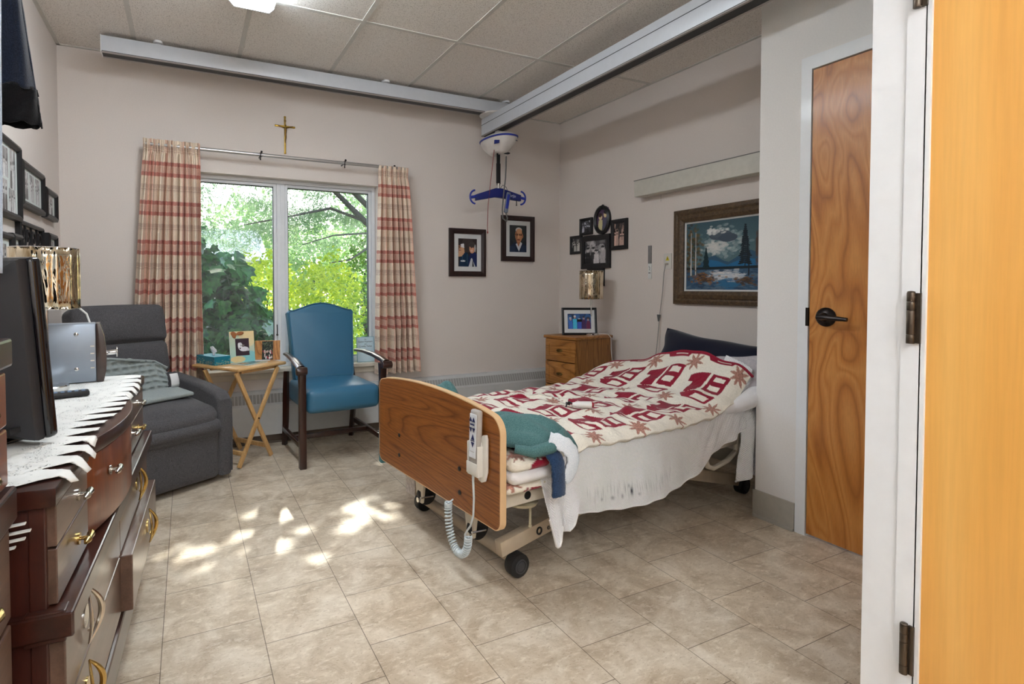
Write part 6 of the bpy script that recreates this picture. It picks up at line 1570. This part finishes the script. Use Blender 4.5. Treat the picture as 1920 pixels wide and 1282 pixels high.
def arrow(x, z, upw, s=.0085):
    b = B(); d = 1 if upw else -1; b.prism([(x - s, z - d * s), (x + s, z - d * s), (x, z + d * s)], .0362, .0375, M_XZ); b.obj('arrow_key', m_arrow, hcx, smooth=False)
for x in (-.009, .010): arrow(x, .208, True); arrow(x, .168, False)
arrow(.004, .142, True, .010); arrow(.003, .112, False, .010)
b = B(); b.bb(-.012, .014, -.0375, -.0362, .186, .191); b.bb(-.010, .014, -.0375, -.0362, .126, .129); b.obj('key_symbol', m_arrow, hcx, smooth=False)
b = B(); b.bb(-.014, .014, -.0372, -.0345, .085, .087); b.obj('keypad_line', m_greyp, hcx, smooth=False)
m_wcable = plain('white_coiled_cable', (206, 214, 216), .45)
# straight lead, then the coil hanging in a U under the board
CCI = MX((0, 0, 0)); CCI = (MX(BM @ Vector((-.0345, -.392, .462)), rz=BED_R - R(90))).inverted() @ MX(BM @ Vector((-.045, -.335, .315)), rz=BED_R - R(90))
def cpt(px, pz, dy=0.0): return Vector((px, dy, pz))
b = B(); b.tube([(.045, -.012, .145), (.047, -.014, .115), (.052, -.014, .05), (.045, -.012, -.02), (.02, -.008, -.07), (-.012, .0, -.10), (-.03, .0, -.125), (-.02, .0, -.14), (-.005, .0, -.125)], [.006, .0045, .004, .004, .004, .004, .004, .004, .004], 8, M=CCI); b.obj('cord', m_wcable, hcx)
ctrl = [(-.005, -.125), (-.012, -.165), (-.032, -.198), (-.066, -.216), (-.104, -.204), (-.133, -.165), (-.148, -.115), (-.152, -.06), (-.150, -.038)]
def sp_pt(k):
    f = k * (len(ctrl) - 1); i = min(int(f), len(ctrl) - 2); t = f - i
    g_ = lambda q_: Vector((q_[0], 0, q_[1])); p0, p1, p2, p3 = g_(ctrl[max(i - 1, 0)]), g_(ctrl[i]), g_(ctrl[i + 1]), g_(ctrl[min(i + 2, len(ctrl) - 1)])
    return .5 * ((2 * p1) + (p2 - p0) * t + (2 * p0 - 5 * p1 + 4 * p2 - p3) * t * t + (3 * p1 - p0 - 3 * p2 + p3) * t ** 3)
pts = []; turns = 32; n = turns * 10
for k in range(n + 1):
    t = k / n; p = sp_pt(t); d = (sp_pt(min(1, t + .01)) - sp_pt(max(0, t - .01))).normalized(); s = Vector((0, 1, 0)); q_ = d.cross(s)
    a = 2 * math.pi * turns * t; pts.append(p + (s * math.cos(a) + q_ * math.sin(a)) * .0138)
b = B(); b.tube(pts, .0036, 6, M=CCI); b.obj('coil', m_wcable, hcx)
b = B(); b.tube([sp_pt(1), (-.135, .02, -.02), (-.10, .05, .01), (-.08, .08, .03)], .0032, 6, M=CCI); b.obj('cord', m_wcable, hcx)

# ================================================================== clothes hanging at the upper left
m_knitn = fabric('navy_ribbed_knit', (14, 18, 30), (36, 44, 62), 500, 1.0, .4, sheen=.3); m_cuff = fabric('black_ribbed_knit', (10, 10, 12), (26, 24, 26), 500, 1.0, .4)
m_robe = fabric('pale_blue_cotton', (186, 198, 216), (210, 220, 234), 300, .9, .15)
hk = thing('coat_hook', 'dark wall hook rail high on the left wall above the television', 'hook', (XL, 1.42, 2.16), R(90))
b = B(); b.bb(-.16, .16, -.02, 0, -.03, .03, .004); b.obj('board', m_dm, hk)
for x in (-.07, .07):
    b = B(); b.tube([(x, -.02, 0), (x, -.10, -.005), (x, -.26, -.01), (x, -.275, .02)], .007, 8); b.obj('hook', m_bronze, hk)
def garment(name, label, cat, y, parts_fn):
    t = thing(name, label, cat, (-.475, y, 0), 0); parts_fn(t); return t
def hang_cloth(name, outline_fn, z0, z1, th, mat, parent, nu=40, nv=50, seed=0, ripple=.006):
    """flattened tube of cloth: outline_fn(t) -> (xmin, xmax), t from top to bottom"""
    P = []
    for i in range(nv + 1):
        t = i / nv; x0, x1 = outline_fn(t); z = z0 + (z1 - z0) * t; cxm, hw = (x0 + x1) / 2, (x1 - x0) / 2
        for k in range(nu):
            a = 2 * math.pi * k / (nu - 1); P.append((cxm + hw * math.copysign(abs(math.cos(a)) ** .8, math.cos(a)), th * math.sin(a) + ripple * math.sin(cxm * 30 + k * .9 + t * 5 + seed), z + .003 * math.sin(k * 1.3 + t * 30)))
    return np_grid(name, P, nv + 1, nu, mat, parent, thick=.003)
def sweater(t):
    hang_cloth('body', lambda s: (-.20, .165 - .03 * s), 2.08, 1.60, .04, m_knitn, t, seed=1)
    hang_cloth('sleeve', lambda s: (.135 + .03 * s - .035 * s ** 3, .180 + .055 * s), 2.06, 1.585, .032, m_knitn, t, seed=2)
    hang_cloth('cuff', lambda s: (.147 - .004 * s, .236 + .008 * s), 1.59, 1.51, .030, m_cuff, t, nv=14, seed=3)
    b = B(); b.tube([(-.21, 0, 2.06), (-.1, 0, 2.10), (0, 0, 2.12), (.1, 0, 2.10), (.17, 0, 2.06)], .008, 8); b.tube([(0, 0, 2.12), (0, 0, 2.165), (.01, 0, 2.18), (.02, 0, 2.165)], .003, 6); b.obj('hanger', m_black, t)
garment('sweater', 'navy ribbed sweater with black cuff hanging at the upper left edge', 'sweater', 1.49, sweater).location = (-.534, 1.49, .02)
def robe(t):
    hang_cloth('body', lambda s: (-.18, .184 - .012 * s), 2.06, 1.20, .03, m_robe, t, seed=4)
    b = B(); b.tube([(-.18, 0, 2.05), (0, 0, 2.10), (.16, 0, 2.05)], .007, 8); b.tube([(0, 0, 2.10), (0, 0, 2.165), (.01, 0, 2.18), (.02, 0, 2.165)], .003, 6); b.obj('hanger', m_black, t)
garment('robe', 'pale blue garment hanging beside the navy sweater at the very left edge', 'garment', 1.35, robe).location = (-.505, 1.35, 0)
# ------------------------------------------------------------------ repeats share a group
GROUPS = {'curtain': 'plaid window curtains', 'table_lamp': 'gold shaded table lamps', 'golden_shrub': 'yellow-green shrubs outside', 'pillow': 'pillows at the head of the bed',
          'ceiling_light': 'wraparound ceiling lights', 'lift_track': 'ceiling lift tracks'}
for o in list(COL.objects):
    if o.parent is None and 'category' in o:
        base = o.name.split('.')[0]
        if base in GROUPS: o['group'] = GROUPS[base]
        if base == 'picture_frame':
            if abs(o.location.x - XL) < .01: o['group'] = 'black frames on the left wall'
            elif abs(o.location.y - YB) < .01: o['group'] = 'portraits on the window wall'
            elif o.location.x < 1: o['group'] = 'photo frames on the tray table'
